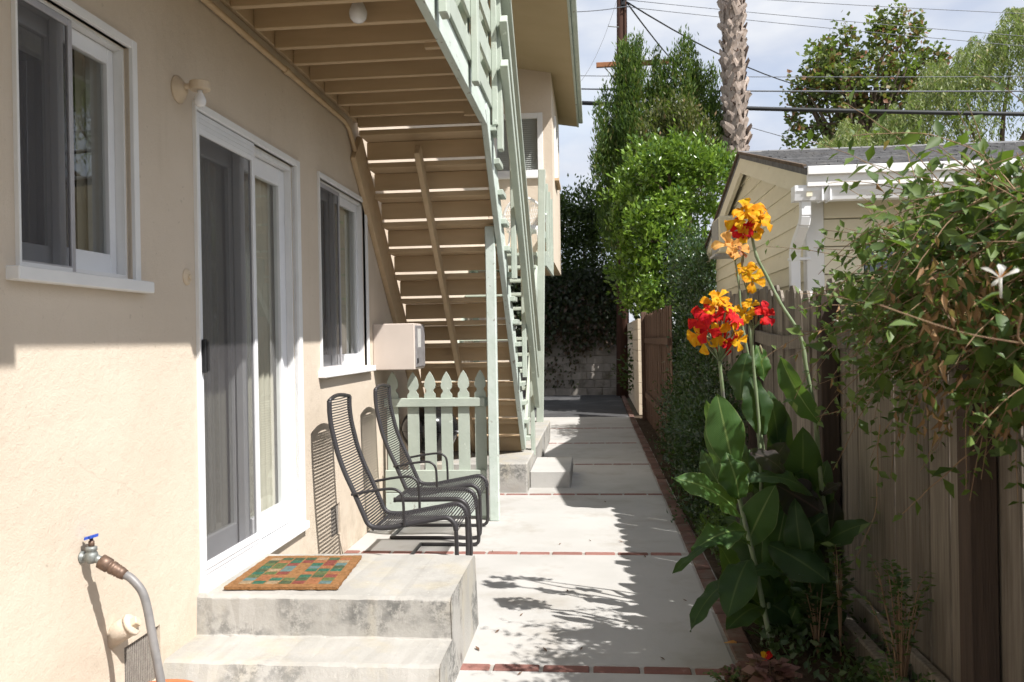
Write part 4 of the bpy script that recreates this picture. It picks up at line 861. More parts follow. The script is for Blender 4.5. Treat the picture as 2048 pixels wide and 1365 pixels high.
t = thing('air_conditioner', 'boxy white window air conditioner in the garage gable wall', 'air conditioner', (1.47, 9.5, 2.34))
MB().box((1.335, 9.20, 2.335), (1.579, 9.75, 2.725), 0.01).build('case', 'siding_cream', t)
for k in range(16): MB().obox((1.515, 9.193, 2.37+0.02*k), Vector((1, 0, 0)), Vector((0, 0.8, 0.6)), Vector((0, -0.6, 0.8)), 0.05, 0.009, 0.0015).build('louver', 'panel_grey', t)
MB().box((1.328, 9.24, 2.36), (1.3345, 9.72, 2.70)).build('side_grille', 'panel_grey', t); MB().box((1.3, 9.3, 2.31), (1.58, 9.7, 2.334)).build('bracket', 'grey_aluminium', t)

# ================================================================ board fences
FX = 1.30
fence = thing('board_fence', 'weathered grey-brown board fence along the planting bed under the vine', 'fence', (FX, 5, 0))
def fence_top(y): return 1.555+0.038*y
y = 0.55; fr_ = random.Random(4)
while y < 9.6:
    w = 0.176+fr_.uniform(-0.012, 0.012); z1 = fence_top(y)+fr_.uniform(-0.022, 0.022); dx = fr_.uniform(0, 0.015); tl = fr_.uniform(-0.006, 0.006)
    if 4.8 < y < 6.2: z1 -= 0.02
    c = 0.045
    poly = [(FX+dx, y, -0.03), (FX+dx, y+w, -0.03), (FX+dx, y+w+tl, z1-c*1.2), (FX+dx, y+w-c+tl, z1), (FX+dx, y+c+tl, z1), (FX+dx, y+tl, z1-c*1.2)]
    MB().prism(poly, (0.018, 0, 0)).build('board', 'fence_wood', fence); y += w+0.009
for z in (1.415,):
    yy = 0.5
    for a, b in ((0.5, 2.90), (2.99, 4.69), (4.78, 6.85), (6.94, 9.6)):
        s = 0.012 if z > 1 else 0; mb = MB()
        if (a, b) == (4.78, 6.85) and z > 1:
            pp = [Vector((FX-0.022, a+(b-a)*k/6, z+0.03-0.045*math.sin(math.pi*k/6))) for k in range(7)]
            for k in range(6): mb.bar(pp[k], pp[k+1]+(pp[k+1]-pp[k])*0.02, 0.038, 0.088, (0, 0, 1))
            mb.build('rail', 'fence_wood', fence)
        else: B('rail', (FX-0.040, a, z-0.044), (FX-0.002, b, z+0.044), 'fence_wood', fence, 0.004)
for y, h in ((2.945, 1.66), (4.735, 1.665), (6.895, 1.70)):
    B('post', (FX-0.095, y-0.045, -0.1), (FX-0.004, y+0.045, h), 'post_wood', fence, 0.005)
B('kick_board', (FX-0.046, 0.5, -0.02), (FX-0.006, 4.68, 0.155), 'fence_wood', fence, 0.005); B('kick_board', (FX-0.046, 4.79, -0.02), (FX-0.006, 9.6, 0.155), 'fence_wood', fence, 0.005)
B('edging_timber', (FX-0.16, 2.6, -0.03), (FX-0.10, 4.3, 0.10), 'fence_wood', fence, 0.008)
ff = thing('far_fence', 'dark brown board fence at the far end of the planting bed', 'fence', (0.9, 13, 0))
y = 10.3
while y < 15.3:
    w = 0.15; MB().box((0.905+fr_.uniform(0, 0.012), y, -0.03), (0.925, y+w, 1.83+fr_.uniform(-0.03, 0.03)), 0.004).build('board', 'brown_board', ff); y += w+0.006
B('rail', (0.866, 10.3, 1.35), (0.904, 15.3, 1.44), 'brown_board', ff); B('rail', (0.866, 10.3, 0.4), (0.904, 15.3, 0.49), 'brown_board', ff)
B('post', (0.83, 15.30, -0.05), (0.925, 15.42, 1.90), 'brown_board', ff, 0.006); B('post', (0.815, 15.0, -0.05), (0.865, 15.06, 1.86), 'brown_board', ff, 0.006)
bw = thing('block_wall', 'cream painted block wall beside the alley past the far fence', 'wall', (0.9, 18.5, 0))
for r_ in range(9):
    y = 16.0-(0.2 if r_ % 2 else 0)
    while y < 21.4:
        a, b = max(y, 16.0), min(y+0.393, 21.4)
        if b-a > 0.05: B('block', (0.80+(a-16)*0.004, a, r_*0.2), (1.0, b, r_*0.2+0.195), 'cream_block', bw, 0.006)
        y += 0.40
MB().box((0.83, 16.02, 0), (0.98, 21.38, 1.78)).build('core', 'mortar', bw)
kw = thing('alley_wall', 'grey concrete block wall with ivy across the end of the alley', 'wall', (-1, 21.8, 0))
for r_ in range(6):
    x = -3.4-(0.2 if r_ % 2 else 0)
    while x < 0.7:
        B('block', (x, 21.75+fr_.uniform(-0.006, 0.006), r_*0.205-0.02), (min(x+0.388, 0.72), 21.95, r_*0.205+0.175), 'block_wall', kw, 0.012); x += 0.40
MB().box((-9, 21.765, -0.02), (0.7, 22.0, 3.0)).build('core', 'block_wall', kw)

# ================================================================ pole and wires
pole = thing('utility_pole', 'tall brown wooden utility pole behind the trees', 'utility pole', (0.70, 21.5, 0))
PT = 12.6
MB().tube([(0.68, 21.5, -0.3), (0.74, 21.5, 4), (0.80, 21.5, 8), (0.86, 21.5, PT)], [0.165, 0.15, 0.135, 0.115], 16).build('shaft', 'pole_wood', pole, True)
B('crossarm', (0.16, 21.28, 8.19), (1.95, 21.37, 8.31), 'crossarm_wood', pole, 0.006)
MB().tube([(0.35, 21.3, 8.2), (0.76, 21.36, 7.75)], 0.018, 6).build('brace', 'galvanised', pole)
B('junction_box', (0.80, 21.28, 9.70), (0.90, 21.37, 9.95), 'black_plastic', pole, 0.01); MB().tube([(0.84, 21.36, 3), (0.9, 21.37, 10.0)], 0.03, 8).build('riser_pipe', 'pole_wood', pole)
for z, sx in ((9.2, -1), (8.7, 1), (2.2, -1), (2.75, 1), (1.2, -1)): MB().tube([(0.78, 21.42, z), (0.78+0.28*sx*(z > 5)+0.02*sx, 21.34, z+0.01), (0.78+0.28*sx*(z > 5)+0.02*sx, 21.34, z+0.05)], 0.012, 6).build('step_bolt', 'galvanised', pole)
B('crossarm', (-0.5, 21.3, 11.3), (2.2, 21.4, 11.42), 'crossarm_wood', pole, 0.006)
def wire(px0, py0, Y0_, px1, py1, Y1_, r, sag, label, mt='wire_black'):
    a, b = at(px0, py0, Y0_), at(px1, py1, Y1_); d = b-a
    return tag(MB().tube(catenary(a-d*0.02, b+d*0.25, sag), r, 6).build('cable', mt, smooth=True), label, 'cable')
wire(1160, 206, 21.2, 2048, 226, 21.2, 0.05, 0.05, 'thick black cable, the lowest across the sky right of the palm')
wire(1160, 178, 21.2, 2048, 180, 21.2, 0.018, 0.05, 'thin dark cable just above the thickest one', 'wire_grey')
wire(1160, 152, 21.3, 2048, 152, 21.3, 0.009, 0.03, 'faint thin wire second above the thick cable', 'wire_grey')
wire(1255, 3, 21.45, 1640, 165, 33, 0.02, 0.5, 'dark service wire slanting from the pole down behind the palm')
wire(1252, 3, 21.45, 1360, 135, 30, 0.02, 0.1, 'short dark wire slanting from the pole into the tall evergreen')
wire(1252, 0, 21.3, 2048, 70, 21.3, 0.007, 0.05, 'thin pale wire leaving the pole top, third from the top', 'wire_grey')
wire(1252, 14, 21.3, 2048, 90, 21.3, 0.007, 0.05, 'thin pale wire leaving the pole top, lowest of the high ones', 'wire_grey')
wire(1320, -15, 21.3, 2048, 25, 21.3, 0.007, 0.05, 'thin pale wire highest in the sky', 'wire_grey')
wire(1150, 24, 21.3, 1240, 14, 21.3, 0.010, 0.03, 'thin wire from the eave to the pole near the top edge', 'wire_grey')
wire(1232, 5, 21.3, 1170, 138, 20.5, 0.006, 0.25, 'thin slack wire drooping from the pole to the eave', 'wire_grey')
wire(1500, 255, 30, 1570, 275, 30, 0.014, 0.0, 'short slanting wire low beside the palm trunk', 'wire_grey')

# ================================================================ palm trunk
rng = np.random.default_rng(12)
palm = thing('palm_tree', 'palm trunk with criss-crossed old leaf boots rising beside the garage roof', 'palm tree', (3.32, 20, 0))
MB().tube([(3.35, 20, -0.1), (3.32, 20, 3), (3.30, 20, 6), (3.275, 20, 9), (3.26, 20, 13)], [0.32, 0.27, 0.235, 0.225, 0.22], 20).build('trunk', 'palm_fibre', palm, True)
pr_ = random.Random(8); zz = 5.0; k = 0
def boot_mesh(seed):
    r = random.Random(seed); mb = MB(); n = 4; vs = []; w0, w1, h = 0.13, 0.06, 0.40
    for i in range(n+1):
        u = i/n; w = w0+(w1-w0)*u; o = 0.012+0.036*u**1.8
        for s in (-1, 0, 1): vs.append((o+(0.02 if s == 0 else 0)+r.uniform(-0.006, 0.006), s*w+r.uniform(-0.012, 0.012), h*u+(r.uniform(-0.03, 0.03) if i == n else 0)))
    fs = []
    for i in range(n):
        for s in range(2): a = i*3+s; fs.append((a, a+1, a+4, a+3))
    me = bpy.data.meshes.new('leaf_boot'); me.from_pydata(vs, [], fs); me.materials.append(M['palm_boot']); return me
boots = [boot_mesh(i) for i in range(5)]; cnt = 0
while zz < 11.4 and cnt < 298:
    nb_ = 10
    for j in range(nb_):
        th = 2*math.pi*(j+0.5*(k % 2))/nb_+pr_.uniform(-0.1, 0.1)
        if math.sin(th) > 0.55: continue                 # the far side is never seen
        u = (zz-3)/10; cx_ = 3.32-0.06*min(1, u*1.2); r = 0.215+0.03*max(0, (6-zz)/3)
        o = bpy.data.objects.new('leaf_boot', boots[pr_.randrange(5)]); COL.objects.link(o); o.parent = palm
        o.location = Vector((cx_+r*math.cos(th), 20+r*math.sin(th), zz+pr_.uniform(-0.05, 0.05)))-palm.location
        o.rotation_euler = (pr_.uniform(-0.3, 0.3)+(0.62 if k % 2 else -0.62), pr_.uniform(-0.05, 0.10), th); s = pr_.uniform(0.6, 0.95); o.scale = (s, s, s); cnt += 1
    zz += 0.148; k += 1

# ================================================================ trees and hedges
def ellip(rng, n, shell=0.5):
    d = rng.normal(size=(n, 3)); d /= np.linalg.norm(d, axis=1, keepdims=True); r = (shell**3+(1-shell**3)*rng.uniform(0, 1, n))**(1/3); return d*r[:, None]
def crown(parent, lobes, mt, size, rng, per=22, spread=0.16, shell=0.55, up=0.5, aspect=0.5, name='crown', sparse=1.0, droop=0.0, fold=0.25, out=0.7):
    P, D, V = [], [], []
    for (c, r, n) in lobes:
        n = int(n*sparse); k = max(1, n//per); c = np.array(c); r = np.array(r)
        e = ellip(rng, k, shell); C = c+e*r; cv = rng.uniform(0.15, 0.8, k)
        idx = np.repeat(np.arange(k), per); g = rng.normal(size=(k*per, 3))*spread
        P.append(C[idx]+g); dd = e[idx]*out+rng.normal(size=(k*per, 3))*0.6+np.array([0, 0, up-droop]); D.append(dd); V.append(cv[idx])
    P = np.concatenate(P); D = np.concatenate(D); V = np.concatenate(V)
    return leaf_cloud(name, P, D, np.full(len(P), size), mt, parent, rng, aspect, fold, varbase=V)
def trunk(parent, base, top, r0, r1, limbs, mt='bark', seed=0, seg=9):
    r = random.Random(seed); b, tp = Vector(base), Vector(top); pts = [b.lerp(tp, k/6)+Vector((r.uniform(-1, 1), r.uniform(-1, 1), 0))*r0*0.35*(k > 0) for k in range(7)]
    mb = MB().tube(pts, [r0+(r1-r0)*k/6 for k in range(7)], seg)
    tr = mb.build('trunk', mt, parent, True)
    for q in limbs:
        s = pts[r.randrange(3, 7)]; q = Vector(q); mid = s.lerp(q, 0.5)+Vector((r.uniform(-.15, .15), r.uniform(-.15, .15), 0.12*(q-s).length)); 
        MB().tube(smooth_path([s, mid, q], 4), [r1*0.9-(r1*0.7)*k/8 for k in range(9)], 6).build('limb', mt, tr, True)
def plumes(parent, items, mt, size, rng, per=20, spread=0.08, aspect=0.25, up=1.6, name='crown', taper=0.75):
    P, D, V = [], [], []
    for (x, y, ztop, h, w, n) in items:                     # a plume: a spindle of upright shoots, pointed at the top
        k = max(1, n//per); u = rng.uniform(0, 1, k)**0.8; th = rng.uniform(0, 6.283, k); rad = w*np.minimum(1, (1-u)**taper*1.1+0.03)*np.sqrt(rng.uniform(0.1, 1, k))
        C = np.stack([x+rad*np.cos(th), y+rad*np.sin(th), ztop-h*(1-u)], 1); cv = rng.uniform(0.05, 0.85, k); idx = np.repeat(np.arange(k), per)
        g = rng.normal(size=(k*per, 3))*np.array([spread, spread, spread*1.9]); P.append(C[idx]+g)
        o = np.stack([np.cos(th), np.sin(th), np.zeros(k)], 1)[idx]; D.append(o*0.55+rng.normal(size=(k*per, 3))*0.45+np.array([0, 0, up])); V.append(cv[idx])
    P = np.concatenate(P); return leaf_cloud(name, P, np.concatenate(D), np.full(len(P), size), mt, parent, rng, aspect, 0.25, varbase=np.concatenate(V))
def inside(px, py, poly):
    r = False; j = len(poly)-1
    for i in range(len(poly)):
        if (poly[i][1] > py) != (poly[j][1] > py) and px < (poly[j][0]-poly[i][0])*(py-poly[i][1])/(poly[j][1]-poly[i][1])+poly[i][0]: r = not r
        j = i
    return r
def lumps(outline, Y, dY, n, r0, r1, leaves, sd):
    """small leafy lumps filling the silhouette of a crown, spread in depth"""
    r = random.Random(sd); xs = [p[0] for p in outline]; ys_ = [p[1] for p in outline]; out = []
    while len(out) < n:
        px, py = r.uniform(min(xs), max(xs)), r.uniform(min(ys_), max(ys_))
        if not inside(px, py, outline): continue
        yy = Y+r.uniform(-dY, dY); q = at(px, py, yy); rad = r.uniform(r0, r1); out.append(((q.x, yy, q.z), (rad, rad, rad*0.8), int(leaves*(rad/r1)**2)))
    return out
# bright green ficus overhanging the far fence
t = thing('ficus_tree', 'bright glossy green bushy tree overhanging the far fence beside the garage', 'tree', (1.9, 16.9, 0))
FO = [(1255, 340), (1300, 300), (1345, 290), (1400, 300), (1440, 310), (1460, 335), (1450, 400), (1425, 450), (1400, 520), (1360, 585), (1310, 610), (1275, 600), (1245, 590), (1228, 575), (1240, 520), (1255, 470), (1235, 430), (1240, 380)]
lob = lumps(FO, 16.9, 0.7, 105, 0.20, 0.40, 330, 5)
crown(t, lob, 'leaf_ficus', 0.115, rng, per=15, spread=0.075, shell=0.55, up=0.6, aspect=0.5, out=0.9)
plumes(t, [(q.x, 16.9+random.uniform(-.3, .3), q.z+0.12, 0.35, 0.09, 90) for q in [at(px, py, 16.9) for px, py in ((1262, 330), (1290, 305), (1318, 292), (1345, 283), (1372, 290), (1398, 288), (1428, 300), (1452, 318), (1465, 338), (1238, 385), (1228, 440), (1245, 360))]], 'leaf_ficus', 0.105, rng, per=10, spread=0.05, aspect=0.45, up=1.0, name='shoots')
trunk(t, (1.9, 16.9, -0.1), (1.8, 16.9, 3.6), 0.16, 0.08, [c[0] for c in lob[::9]], seed=2)
# dark tall evergreen (yew-like plumes) round the pole
t = thing('evergreen_tree', 'tall dark evergreen with upright plumes in front of the utility pole', 'tree', (1.3, 20.6, 0))
pl = []
for px, py, w, h in ((1250, 82, 26, 2.6), (1262, 105, 24, 2.2), (1278, 95, 16, 1.6), (1240, 130, 20, 2.2), (1313, 108, 15, 1.9), (1322, 150, 20, 1.8), (1345, 118, 16, 1.7), (1365, 95, 17, 2.0), (1384, 100, 15, 2.0), (1398, 128, 18, 1.8), (1412, 145, 14, 1.4), (1428, 140, 12, 1.3), (1340, 170, 30, 2.2), (1380, 170, 32, 2.2), (1300, 190, 26, 2.0), (1270, 170, 34, 2.6), (1240, 210, 32, 2.4), (1212, 185, 13, 1.2), (1200, 225, 12, 1.3), (1210, 262, 24, 1.8), (1225, 290, 30, 2.2), (1262, 270, 40, 2.4), (1200, 300, 14, 0.7), (1425, 200, 20, 1.6), (1435, 250, 14, 1.2), (1310, 260, 36, 2.2), (1360, 250, 40, 2.2), (1400, 260, 30, 2.0), (1240, 350, 44, 2.0), (1290, 350, 40, 2.0), (1195, 318, 14, 0.5), (1430, 300, 18, 1.2)):
    q = at(px, py, 20.5); pl.append((q.x, 20.5+random.uniform(-0.45, 0.45), q.z, h, w*20.5/1700, int(h*w*36)))
plumes(t, pl, 'leaf_podocarpus', 0.125, rng, per=16, spread=0.075)
trunk(t, (1.3, 20.6, -0.1), (1.4, 20.6, 6.0), 0.16, 0.05, [(q[0], 20.6, q[2]-q[3]*0.6) for q in pl], seed=3)
t = thing('bronze_shrub_tree', 'olive bronze bushy tree between the tall evergreen and the palm', 'tree', (1.9, 19.6, 0))
bl = []
for px, py, w, h in ((1300, 225, 18, 1.2), (1320, 212, 20, 1.4), (1345, 205, 18, 1.4), (1368, 215, 22, 1.5), (1390, 235, 18, 1.2), (1410, 250, 18, 1.2), (1330, 250, 34, 1.4), (1370, 260, 34, 1.4), (1290, 262, 22, 1.2), (1420, 280, 18, 1.0), (1310, 300, 34, 1.2), (1400, 300, 26, 1.0)):
    q = at(px, py, 19.4); bl.append((q.x, 19.4+random.uniform(-.25, .25), q.z, h, w*19.4/1700, int(h*w*34)))
plumes(t, bl, 'leaf_bronze', 0.115, rng, per=14, spread=0.08, aspect=0.32, up=1.2)
trunk(t, (1.9, 19.6, -0.1), (2.0, 19.6, 4.6), 0.12, 0.05, [(q[0], 19.6, q[2]-q[3]*0.5) for q in bl], seed=4)
# dark hedge above the alley wall, ivy on the wall
t = thing('tall_hedge', 'dark clipped hedge standing above the alley wall', 'hedge', (-0.8, 22.6, 0))
hl = [((x, 22.7, z), (0.6, 0.5, 0.55), 1100) for x in (-2.6, -1.8, -1.0, -0.35, 0.25) for z in (2.9, 3.7, 4.5)]+[((-0.2, 22.7, 5.0), (0.75, 0.5, 0.45), 1300), ((-1.3, 22.7, 4.9), (0.6, 0.5, 0.4), 900), ((-2.4, 22.7, 5.0), (0.6, 0.5, 0.4), 700), ((0.35, 22.8, 4.6), (0.5, 0.4, 0.6), 800)]
crown(t, hl, 'leaf_hedge', 0.11, rng, per=16, spread=0.13, shell=0.5, up=0.5, aspect=0.45, sparse=1.4)
for x in (-2.2, -1.2, -0.2): MB().tube([(x, 22.7, 0), (x+0.1, 22.7, 1.8), (x-0.05, 22.7, 3.8)], [0.09, 0.07, 0.03], 8).build('trunk', 'bark', t, True)
t = thing('wall_ivy', 'dark ivy hanging over the upper part of the alley wall', 'ivy', (-1, 21.7, 0.9))
n = 5200; X_ = rng.uniform(-3.2, 0.62, n); Z_ = 1.0+2.3*rng.beta(1.5, 1.2, n); low = (np.sin(X_*5.1)+np.sin(X_*11.7+1))*0.14
keep = Z_ > 1.12+low; X_, Z_ = X_[keep], Z_[keep]; n = len(X_)
leaf_cloud('foliage', np.stack([X_, 21.70-rng.uniform(0, 0.16, n), Z_], 1), np.stack([rng.normal(0, .5, n), rng.normal(-.35, .3, n), rng.normal(-.7, .4, n)], 1), np.full(n, 0.12), 'leaf_ivy', t, rng, 0.8, 0.2, varbase=np.clip(1.1-0.38*(Z_-0.9)+rng.normal(0, .2, n), 0.05, 0.97))
n = 160; leaf_cloud('trailing_stems', np.stack([rng.uniform(-1.6, -0.4, n), np.full(n, 21.72), rng.uniform(0.25, 1.1, n)], 1), np.stack([rng.normal(0, .5, n), np.full(n, -.2), rng.normal(-.7, .4, n)], 1), np.full(n, 0.09), 'leaf_ivy', t, rng, 0.7, 0.2, varbase=np.full(n, 0.85))
shrub_ = thing('backdrop_hedge', 'shadowed hedge mass behind the bright tree and the garage', 'hedge', (2.6, 18.4, 0))
crown(shrub_, [((x, 18.4, z), (0.6, 0.4, 0.6), 900) for x in (1.2, 2.0, 2.8, 3.6, 4.4) for z in (0.7, 1.7, 2.7)], 'leaf_hedge', 0.11, rng, per=16, spread=0.12, shell=0.4, aspect=0.5)
for x in (1.4, 2.6, 3.8): MB().tube([(x, 18.5, 0), (x+0.1, 18.5, 1.2), (x-0.05, 18.5, 2.4)], [0.06, 0.05, 0.02], 8).build('trunk', 'bark', shrub_, True)
# sweetgum far right, willow-like tree in front of it
t = thing('sweetgum_tree', 'autumn-tinged sweetgum with open crown behind the garage roof', 'tree', (10.8, 36, 0))
SO = [(1578, 190), (1612, 140), (1655, 90), (1700, 100), (1742, 66), (1790, 50), (1830, 70), (1862, 110), (1838, 140), (1885, 150), (1860, 190), (1800, 250), (1760, 300), (1680, 300), (1650, 245), (1612, 215)]
sg = lumps(SO, 36, 0.9, 58, 0.45, 0.85, 150, 8)+[((at(px, py, 36).x, 36, at(px, py, 36).z), (r, r, r), n) for px, py, r, n in ((1590, 262, 0.4, 60), (1602, 282, 0.55, 90), (1640, 275, 0.4, 60), (1588, 240, 0.25, 30), (1640, 250, 0.3, 36), (1600, 172, 0.3, 40), (1872, 108, 0.35, 50))]
crown(t, sg, 'leaf_sweetgum', 0.215, rng, per=12, spread=0.17, shell=0.6, up=0.2, aspect=0.85)
plumes(t, [(q.x, 36, q.z+0.3, 1.5, 0.26, 130) for q in [at(px, py, 36) for px, py in ((1800, 28), (1765, 48), (1745, 62), (1690, 66), (1667, 85), (1835, 52), (1712, 80), (1648, 118), (1608, 160), (1778, 60), (1585, 232), (1865, 118), (1880, 130))]], 'leaf_sweetgum', 0.22, rng, per=10, spread=0.14, aspect=0.8, up=0.5, name='leading_shoots')
c0_ = at(1720, 300, 36); trunk(t, (c0_.x, 36, -0.1), (c0_.x+0.3, 36, 9.5), 0.35, 0.14, [c[0] for c in sg], seed=6)
t = thing('willow_tree', 'pale green weeping tree filling the upper right behind the garage', 'tree', (14.5, 31, 0))
wr = np.random.default_rng(5); P, D, V = [], [], []
def wtop(px): return 265-(px-1640)*0.2 if px < 1775 else (238-(px-1775)*1.25 if px < 1860 else (132-(px-1860)*0.5 if px < 1950 else 87-(px-1950)*0.9))
for s in range(2600):
    px = wr.uniform(1640, 2200); py0 = max(15, wtop(px)+14*math.sin(px/13)+10*math.sin(px/5.3+1)+abs(wr.normal(0, 1))*wr.choice([14, 50, 110, 130])); Y = 31+wr.normal(0, 1.3)
    a = at(px, py0, Y); ln = wr.uniform(0.6, 2.2); m_ = int(ln/0.075); dx, dy = wr.normal(0, .16, 2); cv = wr.uniform(0.1, 0.85)
    for k in range(m_):
        u = k/m_; P.append((a.x+dx*u*ln*1.5+wr.normal(0, .035), a.y+dy*u*ln+wr.normal(0, .035), a.z+0.35*math.sin(min(u*4, 1.5))*0.6-u*ln)); D.append((wr.normal(dx, .5), wr.normal(0, .5), -0.75)); V.append(cv)
P = np.array(P); k_ = P[:, 2] > 4.0; leaf_cloud('crown', P[k_], np.array(D)[k_], np.full(k_.sum(), 0.17), 'leaf_willow', t, wr, 0.26, 0.2, varbase=np.array(V)[k_])
trunk(t, (14.5, 31.5, -0.1), (14.6, 31.5, 7), 0.35, 0.15, [(11.8, 31, 7.5), (13, 31, 9.0), (14.5, 31, 10.5), (16, 31, 10), (17.5, 31, 9), (12.6, 30.6, 8.5), (15.2, 30.5, 9)], seed=7)
# trees far behind to close the view under the crowns
t = thing('backdrop_tree', 'dark green tree mass low behind the weeping tree', 'tree', (14, 40, 0))
crown(t, [((x, 40, z), (1.8, 1.2, 1.4), 900) for x in (9, 12, 15, 18, 21) for z in (3, 5.2, 7.2)], 'leaf_hedge', 0.3, rng, per=14, spread=0.3, shell=0.4, aspect=0.6)
trunk(t, (14, 40, -0.1), (14, 40, 6), 0.3, 0.15, [(9, 40, 5), (12, 40, 6), (17, 40, 6), (20, 40, 5)], seed=9)

# shrubs in the bed along the far fence
def shrub(label, lobes, mt, size, sd, base, per=16, spread=0.07, sparse=1.0, name='shrub', **kw):
    t = thing(name, label, 'shrub', base); crown(t, lobes, mt, size, np.random.default_rng(sd), per=per, spread=spread, name='foliage', sparse=sparse, **kw)
    r = random.Random(sd); mb = MB()
    for k in range(7):
        c = lobes[r.randrange(len(lobes))][0]; mb.tube([Vector(base)+Vector((r.uniform(-.1, .1), r.uniform(-.2, .2), -0.02)), Vector(base).lerp(Vector(c), 0.5), Vector(c)], [0.014, 0.010, 0.005], 6)
    mb.build('stems', 'bark', t); return t
shrub('dark small-leaved hedge shrub spilling over the border past the canna', [((1.00, y, z), (0.27, 0.42, 0.28), 1500) for y in (7.3, 8.1, 8.9, 9.7) for z in (0.28, 0.68)]+[((0.85, 6.7, 0.2), (0.2, 0.35, 0.2), 800), ((1.1, 7.8, 1.0), (0.2, 0.4, 0.2), 700), ((1.1, 9.0, 1.12), (0.2, 0.5, 0.25), 900)], 'leaf_shrub', 0.042, 21, (1.05, 8.3, 0), spread=0.06, sparse=1.3)
shrub('dark leafy shrub in front of the near end of the brown fence', [((1.06, 9.9, 0.35), (0.2, 0.35, 0.3), 900), ((1.1, 9.9, 0.85), (0.2, 0.35, 0.3), 900), ((1.14, 9.8, 1.3), (0.2, 0.3, 0.3), 800), ((1.2, 9.7, 1.65), (0.18, 0.3, 0.25), 600)], 'leaf_shrub', 0.05, 22, (1.08, 9.9, 0))
shrub('dark climbing shrub at the back corner of the garage', [((1.35, y, z), (0.25, 0.5, 0.42), 1100) for y, z in ((11.7, 1.2), (12.2, 1.9), (12.0, 2.4), (12.6, 2.6), (11.9, 0.6), (12.7, 1.4), (11.6, 2.2), (12.9, 2.2), (12.4, 1.0))]+[((1.6, 12.3, 1.6), (0.3, 0.5, 0.6), 900), ((1.6, 12.6, 2.4), (0.3, 0.4, 0.3), 600)], 'leaf_shrub', 0.06, 23, (1.4, 12.1, 0))
shrub('yellow-green feathery low shrub in front of the dark hedge', [((0.83, 5.95, 0.12), (0.13, 0.22, 0.12), 700), ((0.95, 6.2, 0.2), (0.12, 0.2, 0.14), 500)], 'leaf_fern', 0.035, 24, (0.87, 6.0, 0), spread=0.03)

# ================================================================ cannas in the foreground bed
def leaf_blade(parent, base, tip, width, mt, face=(-0.25, -0.8, 0.5), bend=0.06, fold=0.25, wave=0.012, seed=0, name='leaf', twist=0.0, nl=14, nw=5):
    """a broad canna leaf: bent midrib, two halves folded up a little, rippled margins"""
    r = random.Random(seed); b, tp = Vector(base), Vector(tip); f = Vector(face).normalized(); d = (tp-b); ln = d.length; d.normalize()
    f = (f-d*f.dot(d)).normalized(); ctrl = b.lerp(tp, 0.5)+f*bend*2; ph = [r.uniform(0, 6.28) for _ in range(4)]
    vs, uv, fs = [], [], []
    for i in range(nl+1):
        u = i/nl; p = b*(1-u)**2+ctrl*2*u*(1-u)+tp*u*u; tg = ((ctrl-b)*(1-u)+(tp-ctrl)*u).normalized()
        nn = (f-tg*f.dot(tg)).normalized(); nn = Matrix.Rotation(twist*(u-0.3), 3, tg) @ nn; sd = tg.cross(nn)
        w = width*0.5*(min(1, (u*1.02+0.015)**0.62*1.42))*max(0.0, 1-u**2.6)**0.72+0.003*(1-u)
        for j in range(-nw, nw+1):
            s = j/nw; rip = wave*abs(s)**2*math.sin(u*13+ph[0 if j < 0 else 1])+wave*0.5*abs(s)*math.sin(u*29+ph[2 if j < 0 else 3])
            vs.append(p+sd*(s*w)+nn*(fold*w*abs(s)**1.3*(1 if fold > 0 else 1)-0.25*w*s*s+rip)); uv.append((s, u))
    m = 2*nw+1
    for i in range(nl):
        for j in range(m-1): a = i*m+j; fs.append((a, a+1, a+m+1, a+m))
    o = MB().add(vs, fs).build(name, mt, parent, True); me = o.data; ul = me.uv_layers.new(name='UVMap')
    for lp in me.loops: ul.data[lp.index].uv = uv[lp.vertex_index]
    return o
def petal_mesh(parent, base, dirv, ln, w, mt, seed, face=(0, -1, 0.2), curl=0.35, name='petal'):
    r = random.Random(seed); b = Vector(base); d = Vector(dirv).normalized(); f = Vector(face); f = (f-d*f.dot(d))
    f = f.normalized() if f.length > 1e-3 else d.orthogonal().normalized(); sd = d.cross(f); n, k = 7, 3; vs, fs = [], []; p1, p2 = r.uniform(0, 6), r.uniform(0, 6)
    for i in range(n+1):
        u = i/n; c = b+d*(ln*math.sin(min(1.57, u*1.45)))-f*(curl*ln*u*u*u)
        ww = w*0.5*(0.16+0.84*min(1, (u*1.35)**1.2))*(1-max(0, u-0.62)**2*5.2)
        for j in range(-k, k+1): s = j/k; vs.append(c+sd*(s*ww)+f*(0.25*ww*(1-s*s)*-1+0.13*w*math.sin(s*5+p1+u*7)*u+0.10*w*math.sin(u*15+p2+s*6)*u*u))
    m = 2*k+1
    for i in range(n):
        for j in range(m-1): a = i*m+j; fs.append((a, a+1, a+m+1, a+m))
    return MB().add(vs, fs).build(name, mt, parent, True)
def floret(flower, c, axis, size, mt, seed, npet=4):
    r = random.Random(seed); ax = Vector(axis).normalized(); s1 = ax.orthogonal().normalized(); s2 = ax.cross(s1); a0 = r.uniform(0, 6.28)
    for k in range(npet):
        th = a0+2*math.pi*k/npet+r.uniform(-0.35, 0.35); rad = s1*math.cos(th)+s2*math.sin(th)
        mm = mt[r.randrange(len(mt))] if isinstance(mt, list) else mt
        petal_mesh(flower, Vector(c), ax*r.uniform(0.35, 0.75)+rad*r.uniform(0.7, 1.0), size*r.uniform(0.85, 1.2), size*r.uniform(0.8, 1.1), mm, seed*31+k, face=(ax*0.9-rad*0.7+Vector((0, -0.25, 0.1))), curl=r.uniform(0.25, 0.6))
